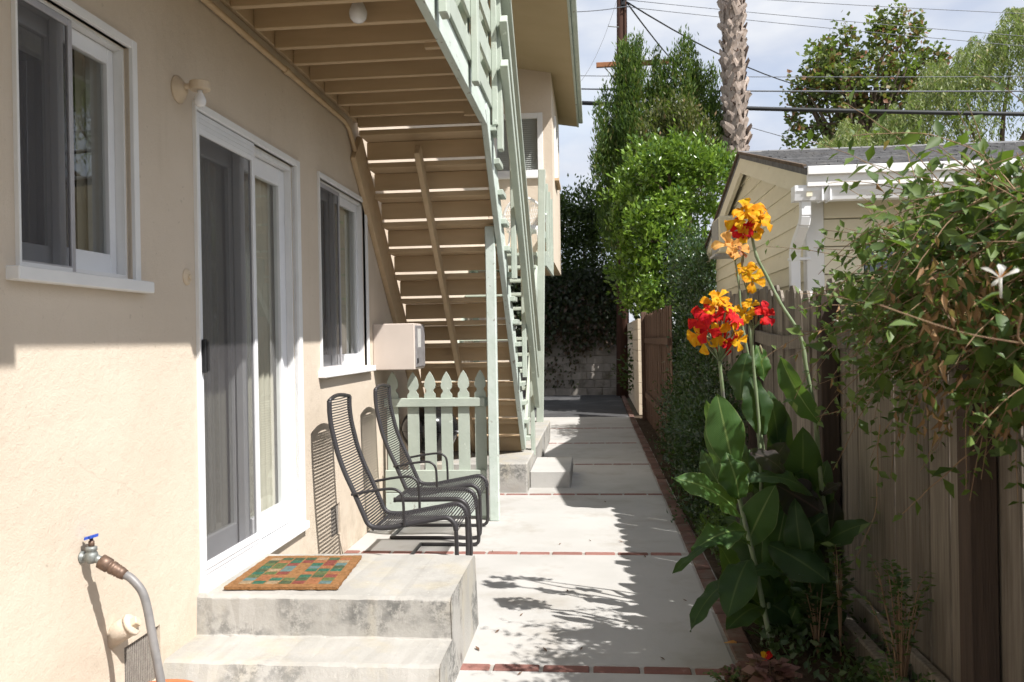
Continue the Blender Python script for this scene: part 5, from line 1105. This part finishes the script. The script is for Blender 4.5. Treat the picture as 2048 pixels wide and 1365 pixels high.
def canna(label, stem, rads, flowers, leaves, buds=()):
    """stem: points; flowers: (centre, [(offset, axis, size, material)]); leaves: leaf_blade arguments"""
    t = thing('canna_plant', label, 'canna', (stem[0].x, stem[0].y, 0), 'cannas in the planting bed')
    pts = smooth_path(stem, 5); n = len(pts); rs = [rads[0]+(rads[1]-rads[0])*k/(n-1)+(0.0018 if k % 9 == 0 else 0) for k in range(n)]
    MB().tube(pts, rs, 10).build('stem', 'canna_stem', t, True)
    for sd, (c, fl) in enumerate(flowers):
        c = Vector(c); fm = MB()
        for off, ax, sz, mt in fl: fm.tube([c, c+Vector(off)*0.6, c+Vector(off)], [0.004, 0.0035, 0.005], 6)
        fo = fm.build('flower_head', 'canna_stem', t, True)
        for q, (off, ax, sz, mt) in enumerate(fl): floret(fo, c+Vector(off), ax, sz, mt, sd*100+q*7+len(label))
    for (p, d, ln) in buds:
        p = Vector(p); d = Vector(d).normalized(); MB().tube([p, p+d*ln*0.3, p+d*ln*0.7, p+d*ln], [0.003, 0.0075, 0.006, 0.001], 8).build('bud', 'canna_bud', t, True)
    for q, kw in enumerate(leaves): leaf_blade(t, seed=q+len(label), **kw)
    return t
Yc = 4.0
def A(px, py, Y=Yc): return at(px, py, Y)
YEL, RED, PEA, WIT = 'petal_yellow', 'petal_red', 'petal_peach', 'petal_withered'
def LB(b, tp, w, mt='canna_green', Y=Yc, Y2=None, **kw): return dict(base=A(b[0], b[1], Y), tip=A(tp[0], tp[1], Y if Y2 is None else Y2), width=w*Y/1700, mt=mt, **kw)
# 1: the big red and yellow head
big = []
for dx, dy, mt, sz in ((-38, -6, RED, 0.060), (-22, 14, RED, 0.056), (-5, -14, RED, 0.058), (18, -2, RED, 0.056), (33, -12, RED, 0.062), (-28, 38, YEL, 0.055), (-44, 28, YEL, 0.050), (2, 22, YEL, 0.052), (40, 18, YEL, 0.055), (48, 38, YEL, 0.048), (26, 42, RED, 0.055), (10, 40, RED, 0.05), (-8, -46, YEL, 0.062), (4, -62, YEL, 0.050), (20, -40, YEL, 0.05), (34, -30, YEL, 0.045), (-30, -30, RED, 0.045), (8, -28, PEA, 0.04)):
    o = A(1434+dx*0.85, 646+dy*0.85, 3.92+0.05*math.sin(dx*1.3+dy))-A(1440, 722, 3.95); big.append((o, Vector((dx*0.016, -0.55+0.3*math.sin(dx), -dy*0.012+0.15)), sz*1.04, mt))
canna('canna with the large head of red and yellow flowers over the path', [A(1549, 1317, 3.95), A(1528, 1220), A(1508, 1120), A(1484, 1020), A(1463, 920), A(1450, 830), A(1444, 770, 3.96), A(1439, 722, 3.95)], (0.013, 0.008), [(A(1440, 724, 3.95), big)], [
    LB((1468, 940), (1434, 788), 88, Y=3.9, face=(-0.15, -0.9, 0.25), bend=0.02, fold=0.12, wave=0.008),
    LB((1452, 985), (1412, 800), 62, Y=3.96, face=(-0.6, -0.7, 0.3), bend=-0.03, fold=0.35),
    LB((1482, 1035), (1343, 956), 82, Y=3.92, Y2=3.75, face=(-0.1, -0.62, 0.75), bend=0.05, fold=0.22),
    LB((1478, 1000), (1452, 905), 74, Y=3.88, face=(0.1, -0.85, 0.4), bend=0.03, fold=0.1, wave=0.02),
    LB((1492, 1062), (1383, 1104), 70, Y=3.9, Y2=3.7, face=(-0.15, -0.6, 0.75), bend=0.04, fold=0.2, wave=0.02),
    LB((1500, 1090), (1345, 1148), 34, Y=3.92, Y2=3.6, mt='canna_dark', face=(-0.2, -0.4, 0.9), bend=0.075, fold=0.3),
    LB((1497, 1120), (1455, 1236), 84, Y=3.85, Y2=3.62, mt='canna_dark', face=(-0.3, -0.85, 0.35), bend=0.045, fold=0.15),
    LB((1478, 1160), (1380, 1264), 50, Y=3.85, Y2=3.6, mt='canna_dark', face=(-0.5, -0.6, 0.55), bend=0.06, fold=0.3),
    LB((1525, 1215), (1452, 1262), 60, Y=3.95, Y2=3.75, mt='canna_dark', face=(-0.3, -0.7, 0.6), bend=0.04),
    LB((1445, 980), (1402, 900), 44, Y=4.05, face=(-0.4, -0.8, 0.3), bend=0.02, mt='canna_dark')],
    [(A(1424, 690, 3.9), (-0.5, 0, 0.9), 0.05), (A(1412, 672, 3.95), (-0.7, 0.2, 0.8), 0.05)])
# 2: the tall one that leans into an S over the fence
tall = []
for dx, dy, mt, sz in ((-22, -4, YEL, 0.062), (-6, -20, YEL, 0.064), (14, -8, YEL, 0.066), (26, -2, YEL, 0.05), (-14, 14, RED, 0.050), (-20, 24, RED, 0.038), (-4, 28, YEL, 0.046), (8, 14, YEL, 0.05), (4, -2, YEL, 0.055)):
    o = A(1499+dx*0.85, 440+dy*0.85, 4.05)-A(1503, 468, 4.08); tall.append((o, Vector((dx*0.02, -0.5, -dy*0.012+0.35)), sz*1.1, mt))
canna('tallest canna whose bowed stem leans over the fence with yellow bloom', [A(1690, 1310, 4.2), A(1672, 1180, 4.2), A(1655, 1060, 4.18), A(1640, 950, 4.15), A(1630, 830, 4.12), A(1613, 740, 4.1), A(1600, 672, 4.1), A(1560, 606, 4.1), A(1535, 556, 4.1), A(1513, 513, 4.08), A(1503, 468, 4.08)], (0.013, 0.0065), [(A(1503, 470, 4.08), tall)], [
    LB((1642, 850, ), (1560, 712), 62, Y=4.1, face=(-0.75, -0.6, 0.3), bend=0.03, fold=0.55),
    LB((1640, 1010), (1478, 957), 56, Y=4.08, Y2=3.95, face=(0.1, -0.5, 0.85), bend=0.075, fold=0.2, mt='canna_dark'),
    LB((1648, 1090), (1738, 1046), 56, Y=4.1, Y2=3.95, face=(0, -0.75, 0.6), bend=0.03, fold=0.15, mt='canna_dark'),
    LB((1640, 990), (1684, 966), 24, Y=4.15, face=(0.2, -0.7, 0.6), bend=0.01, mt='canna_bronze'),
    LB((1690, 1225), (1636, 1262), 44, Y=4.05, Y2=3.95, face=(-0.2, -0.7, 0.6), bend=0.02, mt='canna_dark'),
    LB((1636, 1010), (1580, 1060), 50, Y=4.2, face=(-0.3, -0.7, 0.5), bend=0.02, mt='canna_bronze')],
    [(A(1500, 470, 4.06), (-0.4, 0, -0.6), 0.03), (A(1516, 470, 4.06), (0.6, 0, 0.3), 0.035)])
# 3: slender one with a pale yellow flower
f1 = [(A(1466+dx, 491+dy, 4.25)-A(1470, 520, 4.28), Vector((dx*0.03, -0.7, 0.3)), s*1.35, m_) for dx, dy, m_, s in ((-8, -2, PEA, 0.048), (6, 4, PEA, 0.046), (18, 12, WIT, 0.022))]
f2 = [(A(1497+dx, 552+dy, 4.3)-A(1496, 590, 4.3), Vector((dx*0.03, -0.5, -dy*0.02+0.2)), s*1.35, m_) for dx, dy, m_, s in ((-6, -12, YEL, 0.032), (8, 10, YEL, 0.045), (-14, -6, YEL, 0.02), (2, -2, YEL, 0.035))]
canna('slender canna with a single peach flower in front of the garage siding', [A(1560, 1310, 4.35), A(1545, 1150, 4.35), A(1528, 980, 4.32), A(1515, 850, 4.3), A(1505, 760, 4.3), A(1492, 690, 4.28), A(1483, 640, 4.28), A(1478, 570, 4.28), A(1470, 522, 4.28)], (0.012, 0.0045), [(A(1470, 522, 4.28), f1)], [
    LB((1524, 870), (1500, 752), 74, Y=4.18, face=(0.15, -0.85, 0.3), bend=0.02, fold=0.15, mt='canna_dark'),
    LB((1480, 800), (1496, 706), 66, Y=4.25, face=(-0.4, -0.8, 0.3), bend=0.03, fold=0.2, mt='canna_dark'),
    LB((1590, 1030), (1560, 940), 50, Y=4.3, face=(-0.3, -0.8, 0.4), bend=0.02, mt='canna_dark'),
    LB((1538, 1090), (1658, 1165), 92, Y=4.05, Y2=3.9, face=(0.0, -0.8, 0.55), bend=0.03, fold=0.12, mt='canna_dark')],
    [(A(1484, 535, 4.26), (0.1, 0, 1), 0.09)])
canna('canna with drooping yellow flowers left of the leaning stem', [A(1575, 1300, 4.45), A(1550, 1050, 4.42), A(1520, 860, 4.4), A(1505, 720, 4.35), A(1498, 640, 4.32), A(1496, 585, 4.3)], (0.011, 0.0045), [(A(1496, 590, 4.3), f2)], [
    LB((1556, 900), (1536, 780), 64, Y=4.5, face=(0.3, -0.8, 0.2), bend=0.02, mt='canna_dark'),
    LB((1528, 760), (1512, 690), 40, Y=4.3, face=(0.2, -0.8, 0.2), bend=0.02, mt='canna_green')])
f3 = [(A(1492+dx, 625+dy, 4.15)-A(1508, 655, 4.15), Vector((dx*0.03-0.3, -0.5, 0.3)), s*1.35, m_) for dx, dy, m_, s in ((-2, 0, YEL, 0.04), (10, -14, YEL, 0.03), (-6, 12, YEL, 0.03))]+[(A(1529+dx, 627+dy, 4.12)-A(1508, 655, 4.15), Vector((0.3+dx*0.03, -0.7, 0.1)), 0.05, RED) for dx, dy in ((0, 0), (3, 6))]
canna('canna with a lone red flower and a yellow one beside it', [A(1545, 1310, 4.15), A(1530, 1120, 4.15), A(1522, 960, 4.15), A(1518, 850, 4.15), A(1508, 740, 4.15), A(1505, 680, 4.15), A(1508, 652, 4.15)], (0.011, 0.005), [(A(1508, 657, 4.15), f3)], [
    LB((1500, 905, ), (1570, 948), 56, Y=4.02, mt='canna_bronze', face=(0, -0.7, 0.6), bend=0.03),
    LB((1535, 930), (1572, 885), 50, Y=4.1, mt='canna_bronze', face=(0.3, -0.8, 0.4), bend=0.02),
    LB((1570, 1150), (1468, 1158), 44, Y=3.95, Y2=3.8, mt='canna_dark', face=(0, -0.5, 0.85), bend=0.04),
    LB((1545, 990), (1590, 1065), 40, Y=4.2, mt='canna_bronze', face=(0.3, -0.8, 0.4)),
    LB((1560, 1000), (1500, 900), 60, Y=4.3, mt='canna_dark', face=(-0.4, -0.8, 0.3))],
    [(A(1512, 650, 4.14), (0.1, 0, 1), 0.06), (A(1506, 664, 4.16), (-0.3, 0, 1), 0.07), (A(1520, 690, 4.15), (0.2, 0, -1), 0.05)])
canna('low leafy canna without flowers against the fence foot', [A(1650, 1310, 4.5), A(1640, 1200, 4.5), A(1632, 1120, 4.5), A(1630, 1060, 4.5)], (0.012, 0.008), [], [
    LB((1560, 1120), (1520, 900), 80, Y=4.5, mt='canna_dark'), LB((1590, 1150), (1600, 930), 80, Y=4.55, mt='canna_dark', face=(0.2, -0.9, 0.2)), LB((1510, 1060), (1470, 860), 70, Y=4.45, mt='canna_dark', face=(-0.3, -0.9, 0.2)), LB((1540, 1000), (1560, 800), 66, Y=4.55, mt='canna_dark', face=(0.2, -0.9, 0.2)),
    LB((1580, 1220), (1500, 1110), 76, Y=4.4, mt='canna_dark', face=(-0.3, -0.8, 0.5)), LB((1600, 1100), (1650, 1000), 60, Y=4.45, mt='canna_bronze'), LB((1560, 1260), (1480, 1180), 66, Y=4.25, Y2=4.1, mt='canna_dark', face=(-0.2, -0.7, 0.6), bend=0.04), LB((1600, 1280), (1660, 1190), 60, Y=4.3, mt='canna_dark', face=(0.1, -0.8, 0.5)),
    LB((1636, 1180), (1600, 1050), 60, Y=4.45, mt='canna_dark'), LB((1640, 1230), (1560, 1190), 60, Y=4.4, Y2=4.2, mt='canna_dark', face=(-0.2, -0.6, 0.7), bend=0.04),
    LB((1630, 1060), (1655, 920), 60, Y=4.55, mt='canna_dark'), LB((1600, 1260), (1530, 1200), 50, Y=4.3, mt='canna_dark', face=(-0.2, -0.6, 0.7), bend=0.04)])

# the clump's lower leaves, each rising from one of the stems
lr = random.Random(77)
hosts = [o for o in bpy.data.objects if o.name.startswith('canna_plant')]
for k in range(34):
    bx_, by_ = lr.uniform(1475, 1650), lr.uniform(980, 1270); Yb = lr.uniform(4.0, 4.6); tx, ty = bx_+lr.uniform(-95, 70), by_-lr.uniform(30, 170); dy_ = lr.uniform(-0.2, 0.05)
    host = min(hosts, key=lambda o: abs((o.location.x-A(bx_, by_, Yb).x)))
    leaf_blade(host, A(bx_, by_, Yb), A(tx, ty, Yb+dy_), lr.uniform(60, 96)*Yb/1700, lr.choice(['canna_dark', 'canna_dark', 'canna_green', 'canna_bronze', 'canna_dark']), face=(lr.uniform(-0.4, 0.3), -0.8, lr.uniform(0.2, 0.8)), bend=lr.uniform(0.01, 0.07), fold=lr.uniform(0.05, 0.35), wave=lr.uniform(0.006, 0.02), seed=500+k)
# ================================================================ honeysuckle on the fence
vine = thing('honeysuckle_vine', 'leafy honeysuckle vine tumbling over the right end of the fence', 'vine', (1.3, 3.0, 1.4))
vr = np.random.default_rng(33); canes = MB(); VP, VD, VN, VS = [], [], [], []; DP, DD = [], []
def cane(p, d, ln, grav, spc=0.042, r=0.0022, lsz=0.062, dry=0.0):
    p = np.array(p, float); d = np.array(d, float); d /= np.linalg.norm(d); st = 0.028; n = int(ln/st); pts = [Vector(p)]; acc = 0; ph = vr.uniform(0, 6.28)
    for i in range(n):
        d = d+np.array([0, 0, -grav*st])+vr.normal(0, 0.055, 3); d /= np.linalg.norm(d); p = p+d*st; pts.append(Vector(p)); acc += st
        if acc > spc and i > 1:
            acc = 0; s = np.cross(d, [0, 0, 1.0]); s /= max(np.linalg.norm(s), 1e-3); u = np.cross(s, d); ph += 1.57
            a = s*math.cos(ph)+u*math.sin(ph)
            for sg in (-1, 1):
                if vr.uniform() < 0.1: continue
                dd = a*sg*0.95+d*0.45+vr.normal(0, 0.25, 3); taper = 1.0 if i < n-6 else 0.6
                if vr.uniform() < dry: DP.append(p+vr.normal(0, .008, 3)); DD.append(dd+np.array([0, 0, -.8]))
                else:
                    VP.append(p+vr.normal(0, .003, 3)); VD.append(dd); VN.append(np.array([-0.25, -0.35, 0.9])+vr.normal(0, 0.45, 3)); VS.append(lsz*taper*vr.uniform(0.75, 1.3))
    canes.tube(pts, [r*(1-0.6*k/len(pts)) for k in range(len(pts))], 5, False)
for k in range(470):                                   # body over the fence top
    y = vr.uniform(1.9, 3.35); x = vr.uniform(1.10, 1.45); z = vr.uniform(1.40, 1.84)-0.18*max(0, y-2.9)
    cane((x, y, z), (vr.normal(-0.45, .6), vr.normal(0.1, .7), vr.normal(0.16, .42)), vr.uniform(0.25, 0.6), vr.uniform(0.8, 2.6), dry=0.03)
for k in range(64):                                    # hanging down the face
    y = vr.uniform(2.0, 3.9); cane((vr.uniform(1.14, 1.24), y, vr.uniform(1.45, 1.7)), (vr.normal(-.35, .2), vr.normal(0, .35), vr.normal(-.2, .3)), vr.uniform(0.2, 0.52)*(0.75 if y > 3.6 else 1), 2.5, dry=0.10)
for (px, py, Y, px1, py1, Y1, g) in ((1860, 560, 3.0, 1690, 455, 3.5, 0.0), (1900, 470, 2.7, 1800, 290, 3.0, -0.1), (1990, 430, 2.4, 1935, 300, 2.5, 0.0), (2048, 420, 2.2, 1960, 310, 2.3, 0.1), (1870, 520, 3.0, 1735, 415, 3.2, 0.0), (1850, 620, 3.1, 1660, 640, 3.6, 0.1), (1850, 580, 3.1, 1690, 520, 3.4, 0.1), (1840, 680, 3.2, 1690, 720, 3.6, 0.1), (1940, 480, 2.6, 1850, 380, 2.8, 0.0), (2030, 380, 2.2, 1985, 320, 2.3, 0.0), (1990, 480, 2.5, 1880, 420, 2.8, 0.1), (1880, 600, 3.0, 1720, 560, 3.3, 0.2), (1830, 760, 3.1, 1700, 800, 3.4, 0.4), (1760, 640, 3.6, 1640, 690, 3.9, 0.2), (1740, 800, 3.7, 1640, 840, 3.9, 0.3), (2000, 700, 2.4, 1890, 960, 2.6, 0.6), (1760, 850, 3.3, 1735, 1110, 3.5, 0.3), (1950, 900, 2.6, 1800, 1010, 2.8, 0.0), (2060, 480, 2.25, 2010, 300, 2.3, 0.0), (2080, 420, 2.2, 2035, 290, 2.25, 0.0), (2060, 520, 2.3, 1985, 360, 2.4, 0.1), (2010, 520, 2.4, 1930, 370, 2.6, 0.1), (1960, 540, 2.6, 1860, 440, 2.8, 0.1)):
    a, b = at(px, py, Y), at(px1, py1, Y1); cane(a, b-a, (b-a).length*1.05, g, spc=0.045, r=0.0024, lsz=0.056)
# dry dead leaves caught in the right part
for k in range(330):
    c = at(vr.uniform(1840, 2060), vr.normal(590, 48), vr.uniform(2.05, 2.6)); DP.append(np.array(c)); DD.append(np.array([vr.normal(0, .5), vr.normal(-.2, .4), -0.8]))
for k in range(130):
    c = at(vr.uniform(1830, 2050), vr.uniform(660, 860), vr.uniform(2.3, 2.95)); DP.append(np.array(c)); DD.append(np.array([vr.normal(0, .35), vr.normal(-.2, .3), -1.0]))
canes.build('canes', 'twig', vine)
VP, VD, VN, VS = map(np.array, (VP, VD, VN, VS))
# the leaves that show largest are parts of their own, the rest one mass
def hleaf_mesh(var, sd):
    r = random.Random(sd); n = 6; vs, fs = [], []
    for i in range(n+1):
        u = i/n; w = 0.27*math.sin(math.pi*min(1, u**0.8))**0.75*(1-0.25*u)+0.006
        z = -0.16*u*u+0.01*math.sin(u*9+sd)
        for s in (-1, 0, 1): vs.append((u, s*w, z+(0.30*w if s else 0)+r.uniform(-.008, .008)))
    for i in range(n):
        for j in range(2): a = i*3+j; fs.append((a, a+1, a+4, a+3))
    me = bpy.data.meshes.new('leaf'); me.from_pydata(vs, [], fs); me.polygons.foreach_set('use_smooth', [True]*len(me.polygons))
    at_ = me.attributes.new('var', 'FLOAT', 'POINT'); at_.data.foreach_set('value', [var+(0.12 if i % 3 == 1 else 0) for i in range(len(vs))]); me.materials.append(M['leaf_honeysuckle']); return me
HL = [hleaf_mesh(v, i) for i, v in enumerate((0.05, 0.25, 0.45, 0.6, 0.75, 0.9))]
depth = VP @ np.array(CF); lat = (VP-np.array([0, 0, EYE])) @ np.array(CR)
vis = (lat/depth < 0.62)
score = np.where(vis, VS/depth, 0) * np.where(VP[:, 0] < 1.25, 1.3, 0.7); order = np.argsort(-score); big = order[:290]; rest = order[290:]
for i in big:
    d = Vector(VD[i]).normalized(); nn = Vector(VN[i]); nn = (nn-d*nn.dot(d)).normalized(); s = nn.cross(d); L_ = VS[i]
    o = bpy.data.objects.new('leaf', HL[random.randrange(6)]); COL.objects.link(o); o.parent = vine
    mt_ = Matrix.Identity(4)
    for k in range(3): mt_[k][0], mt_[k][1], mt_[k][2] = d[k]*L_, s[k]*L_, nn[k]*L_
    mt_.translation = Vector(VP[i])-vine.location; o.matrix_basis = mt_
leaf_cloud('foliage', VP[rest], VD[rest], VS[rest], 'leaf_honeysuckle', vine, vr, 0.52, 0.3, nrm=VN[rest], bend=0.1)
DP, DD = np.array(DP), np.array(DD); leaf_cloud('dry_leaves', DP, DD, np.full(len(DP), 0.04), 'leaf_dry', vine, vr, 0.34, 0.5, bend=0.35)
# honeysuckle blossoms
def blossom(c, s, sd, parent):
    r = random.Random(sd); c = Vector(c); mb = MB().tube([c+Vector((0.03, 0.0, -0.9))*s, c+Vector((0.02, 0, -0.4))*s, c], [0.05*s, 0.06*s, 0.09*s], 7); fo = mb.build('blossom', 'petal_white', parent, True)
    for k in range(4): th = (0.4, 2.9, 1.5, 4.4)[k]+r.uniform(-.3, .3); petal_mesh(fo, c, (math.cos(th), -0.35, math.sin(th)*0.8+0.3), (0.85, 0.8, 0.55, 0.45)[k]*s, (0.22, 0.2, 0.42, 0.2)[k]*s, 'petal_white', sd*9+k, curl=0.5)
    for k in range(4): fo2 = MB().tube([c, c+Vector((r.uniform(-.4, .4), -0.4, r.uniform(0.1, .6)))*s], 0.012*s, 4).build('stamen', 'petal_peach', fo)
blossom(at(1682, 645, 3.55), 0.035, 3, vine); blossom(at(2000, 556, 1.35), 0.034, 4, vine)
c_ = at(2000, 556, 1.35); MB().tube(smooth_path([c_+Vector((0.03, 0, -0.055)), c_+Vector((0.04, 0.02, -0.10)), c_+Vector((0.14, 0.05, -0.10)), c_+Vector((0.40, 0.25, -0.02))], 4), 0.0016, 6).build('cane', 'twig', vine)
for k, (dx, dz) in enumerate(((-0.05, -0.08), (0.06, -0.10), (-0.16, -0.03), (-0.11, -0.07), (0.02, -0.02))):
    p = c_+Vector((dx, 0.03, dz)); o = bpy.data.objects.new('leaf', HL[k]); COL.objects.link(o); o.parent = vine; o.location = p-vine.location; o.scale = (0.05,)*3; o.rotation_euler = (random.uniform(-1, 1), random.uniform(-1, 1), random.uniform(0, 6))
MB().tube(smooth_path([c_+Vector((-0.17, 0.03, -0.035)), c_+Vector((-0.05, 0.03, -0.08)), c_+Vector((0.04, 0.02, -0.10))], 4), 0.0012, 6).build('cane', 'twig', vine)

# ================================================================ low plants of the bed
def low_plant(label, name, base, n, h, spread, mt, size, sd, aspect=0.45, up=0.9):
    r = np.random.default_rng(sd); t = thing(name, label, 'plant', base); mb = MB(); P, D = [], []
    for k in range(n):
        th = r.uniform(0, 6.28); rad = spread*r.uniform(0.2, 1); tp = np.array([math.cos(th)*rad, math.sin(th)*rad, h*r.uniform(0.6, 1.1)]); pts = [Vector(base)+Vector(tp*u)*(1)+Vector((0, 0, 0.25*h*math.sin(u*math.pi))) for u in (0, .35, .7, 1)]
        mb.tube(pts, [0.004, 0.003, 0.002, 0.001], 5)
        for u in np.linspace(0.3, 1.0, 7):
            p = np.array(Vector(base))+tp*u+np.array([0, 0, 0.25*h*math.sin(u*math.pi)])
            for sg in (-1, 1): P.append(p); D.append(np.array([math.cos(th+1.4*sg), math.sin(th+1.4*sg), 0.15])+np.array([math.cos(th), math.sin(th), 0])*0.5+r.normal(0, .2, 3))
    mb.build('stems', 'twig', t); o = leaf_cloud('foliage', np.array(P), np.array(D), np.full(len(P), size), mt, t, r, aspect, 0.25, nrm=np.array([0, -0.3, 1.0])+r.normal(0, .3, (len(P), 3))); return t
low_plant('purplish red leafy plant at the near corner of the bed', 'coleus_plant', at(1540, 1350, 3.45).xy.to_3d(), 12, 0.16, 0.12, 'leaf_red', 0.05, 41, 0.6)
low_plant('small purple-leaved sprig beside the path border', 'coleus_plant', at(1490, 1352, 3.5).xy.to_3d(), 8, 0.10, 0.08, 'leaf_red', 0.04, 42, 0.6)
low_plant('fine ferny green plant at the border corner', 'fern_plant', at(1455, 1362, 3.5).xy.to_3d(), 14, 0.09, 0.09, 'leaf_fern', 0.02, 43, 0.5)
low_plant('lacy green plant climbing the fence foot beside the dark post', 'fern_plant', Vector((1.17, 3.45, 0)), 18, 0.50, 0.16, 'leaf_fern', 0.034, 44, 0.5)
low_plant('lacy low plant under the fence rail at the right', 'fern_plant', Vector((1.05, 3.15, 0)), 16, 0.24, 0.16, 'leaf_fern', 0.03, 45, 0.5)
low_plant('upright young plant with pale paired leaves before the fence', 'seedling_plant', Vector((1.08, 3.95, 0)), 5, 0.55, 0.06, 'leaf_honeysuckle', 0.06, 46, 0.42)
low_plant('bushy dark plant under the canna leaves', 'seedling_plant', Vector((0.98, 3.95, 0)), 14, 0.35, 0.16, 'leaf_mixed', 0.06, 47, 0.45)
low_plant('straggling pale weed between border and cannas', 'seedling_plant', Vector((0.80, 4.75, 0)), 12, 0.24, 0.12, 'leaf_fern', 0.04, 48, 0.5)
gc_rng = np.random.default_rng(50); n = 5200
X_ = gc_rng.uniform(0.73, 1.28, n); Y_ = gc_rng.uniform(2.6, 7.2, n); den = (np.sin(X_*9+1)*np.sin(Y_*5)+gc_rng.uniform(-0.5, 1.3, n)) > 0.2
X_, Y_ = X_[den], Y_[den]; n = len(X_)
gc = leaf_cloud('ground_cover', np.stack([X_, Y_, gc_rng.uniform(0.0, 0.10, n)], 1), np.stack([gc_rng.normal(0, .6, n), gc_rng.normal(0, .6, n), gc_rng.uniform(0, .9, n)], 1), np.full(n, 0.045), 'leaf_mixed', None, gc_rng, 0.5, 0.3)
tag(gc, 'low dark leafy ground cover over the soil of the bed', 'ground cover', kind='stuff')
# fallen leaves and petals
fl_ = random.Random(60)
for k, (px, py) in enumerate(((1135, 1184), (1370, 1203), (995, 1265), (1242, 1085), (955, 1300), (1163, 1300), (1325, 1320), (1180, 1083), (1043, 1232), (1090, 1302), (1290, 1115), (1210, 1005), (1120, 1090), (985, 1105), (1040, 1350))):
    d = at(px, py, 1.0)-Vector((0, 0, EYE)); p = Vector((0, 0, EYE))+d*(EYE/-d.z); L_ = fl_.uniform(0.012, 0.026); th = fl_.uniform(0, 3.14)
    a, s = Vector((math.cos(th), math.sin(th), 0)), Vector((-math.sin(th), math.cos(th), 0)); c = p+Vector((0, 0, 0.003))
    tag(MB().add([c-a*L_, c+s*L_*0.35+Vector((0, 0, 0.006)), c+a*L_+Vector((0, 0, 0.008)), c-s*L_*0.35+Vector((0, 0, 0.005)), c+Vector((0, 0, 0.001))], [(0, 4, 1), (1, 4, 2), (2, 4, 3), (3, 4, 0)]).build('fallen_leaf', 'fallen_leaf'), 'tiny dry brown leaf lying on the concrete path', 'leaf', 'dry leaves on the path')
def ground_at(px, py, z=0.0):
    d = at(px, py, 1.0)-Vector((0, 0, EYE)); return Vector((0, 0, EYE))+d*((z-EYE)/d.z)
t = thing('fallen_flower', 'crumpled orange fallen petal at the path edge', 'petal', ground_at(1460, 1288)+Vector((0, 0, 0.002)))
petal_mesh(t, ground_at(1448, 1286, 0.004), (1, 0.1, 0.1), 0.06, 0.03, 'petal_peach', 5, face=(0, -0.3, 1), curl=0.1)
t = thing('fallen_flower', 'red and yellow fallen canna flower in the near corner of the bed', 'flower', ground_at(1525, 1352)+Vector((0, 0, 0.03)))
c = ground_at(1525, 1352)+Vector((0, 0, 0.05)); petal_mesh(t, c, (0.2, 0, 1), 0.05, 0.03, 'petal_yellow', 6); petal_mesh(t, c, (0.7, 0, 0.9), 0.06, 0.035, 'petal_red', 7); petal_mesh(t, c, (-0.5, -0.3, 0.5), 0.045, 0.03, 'petal_yellow', 8)
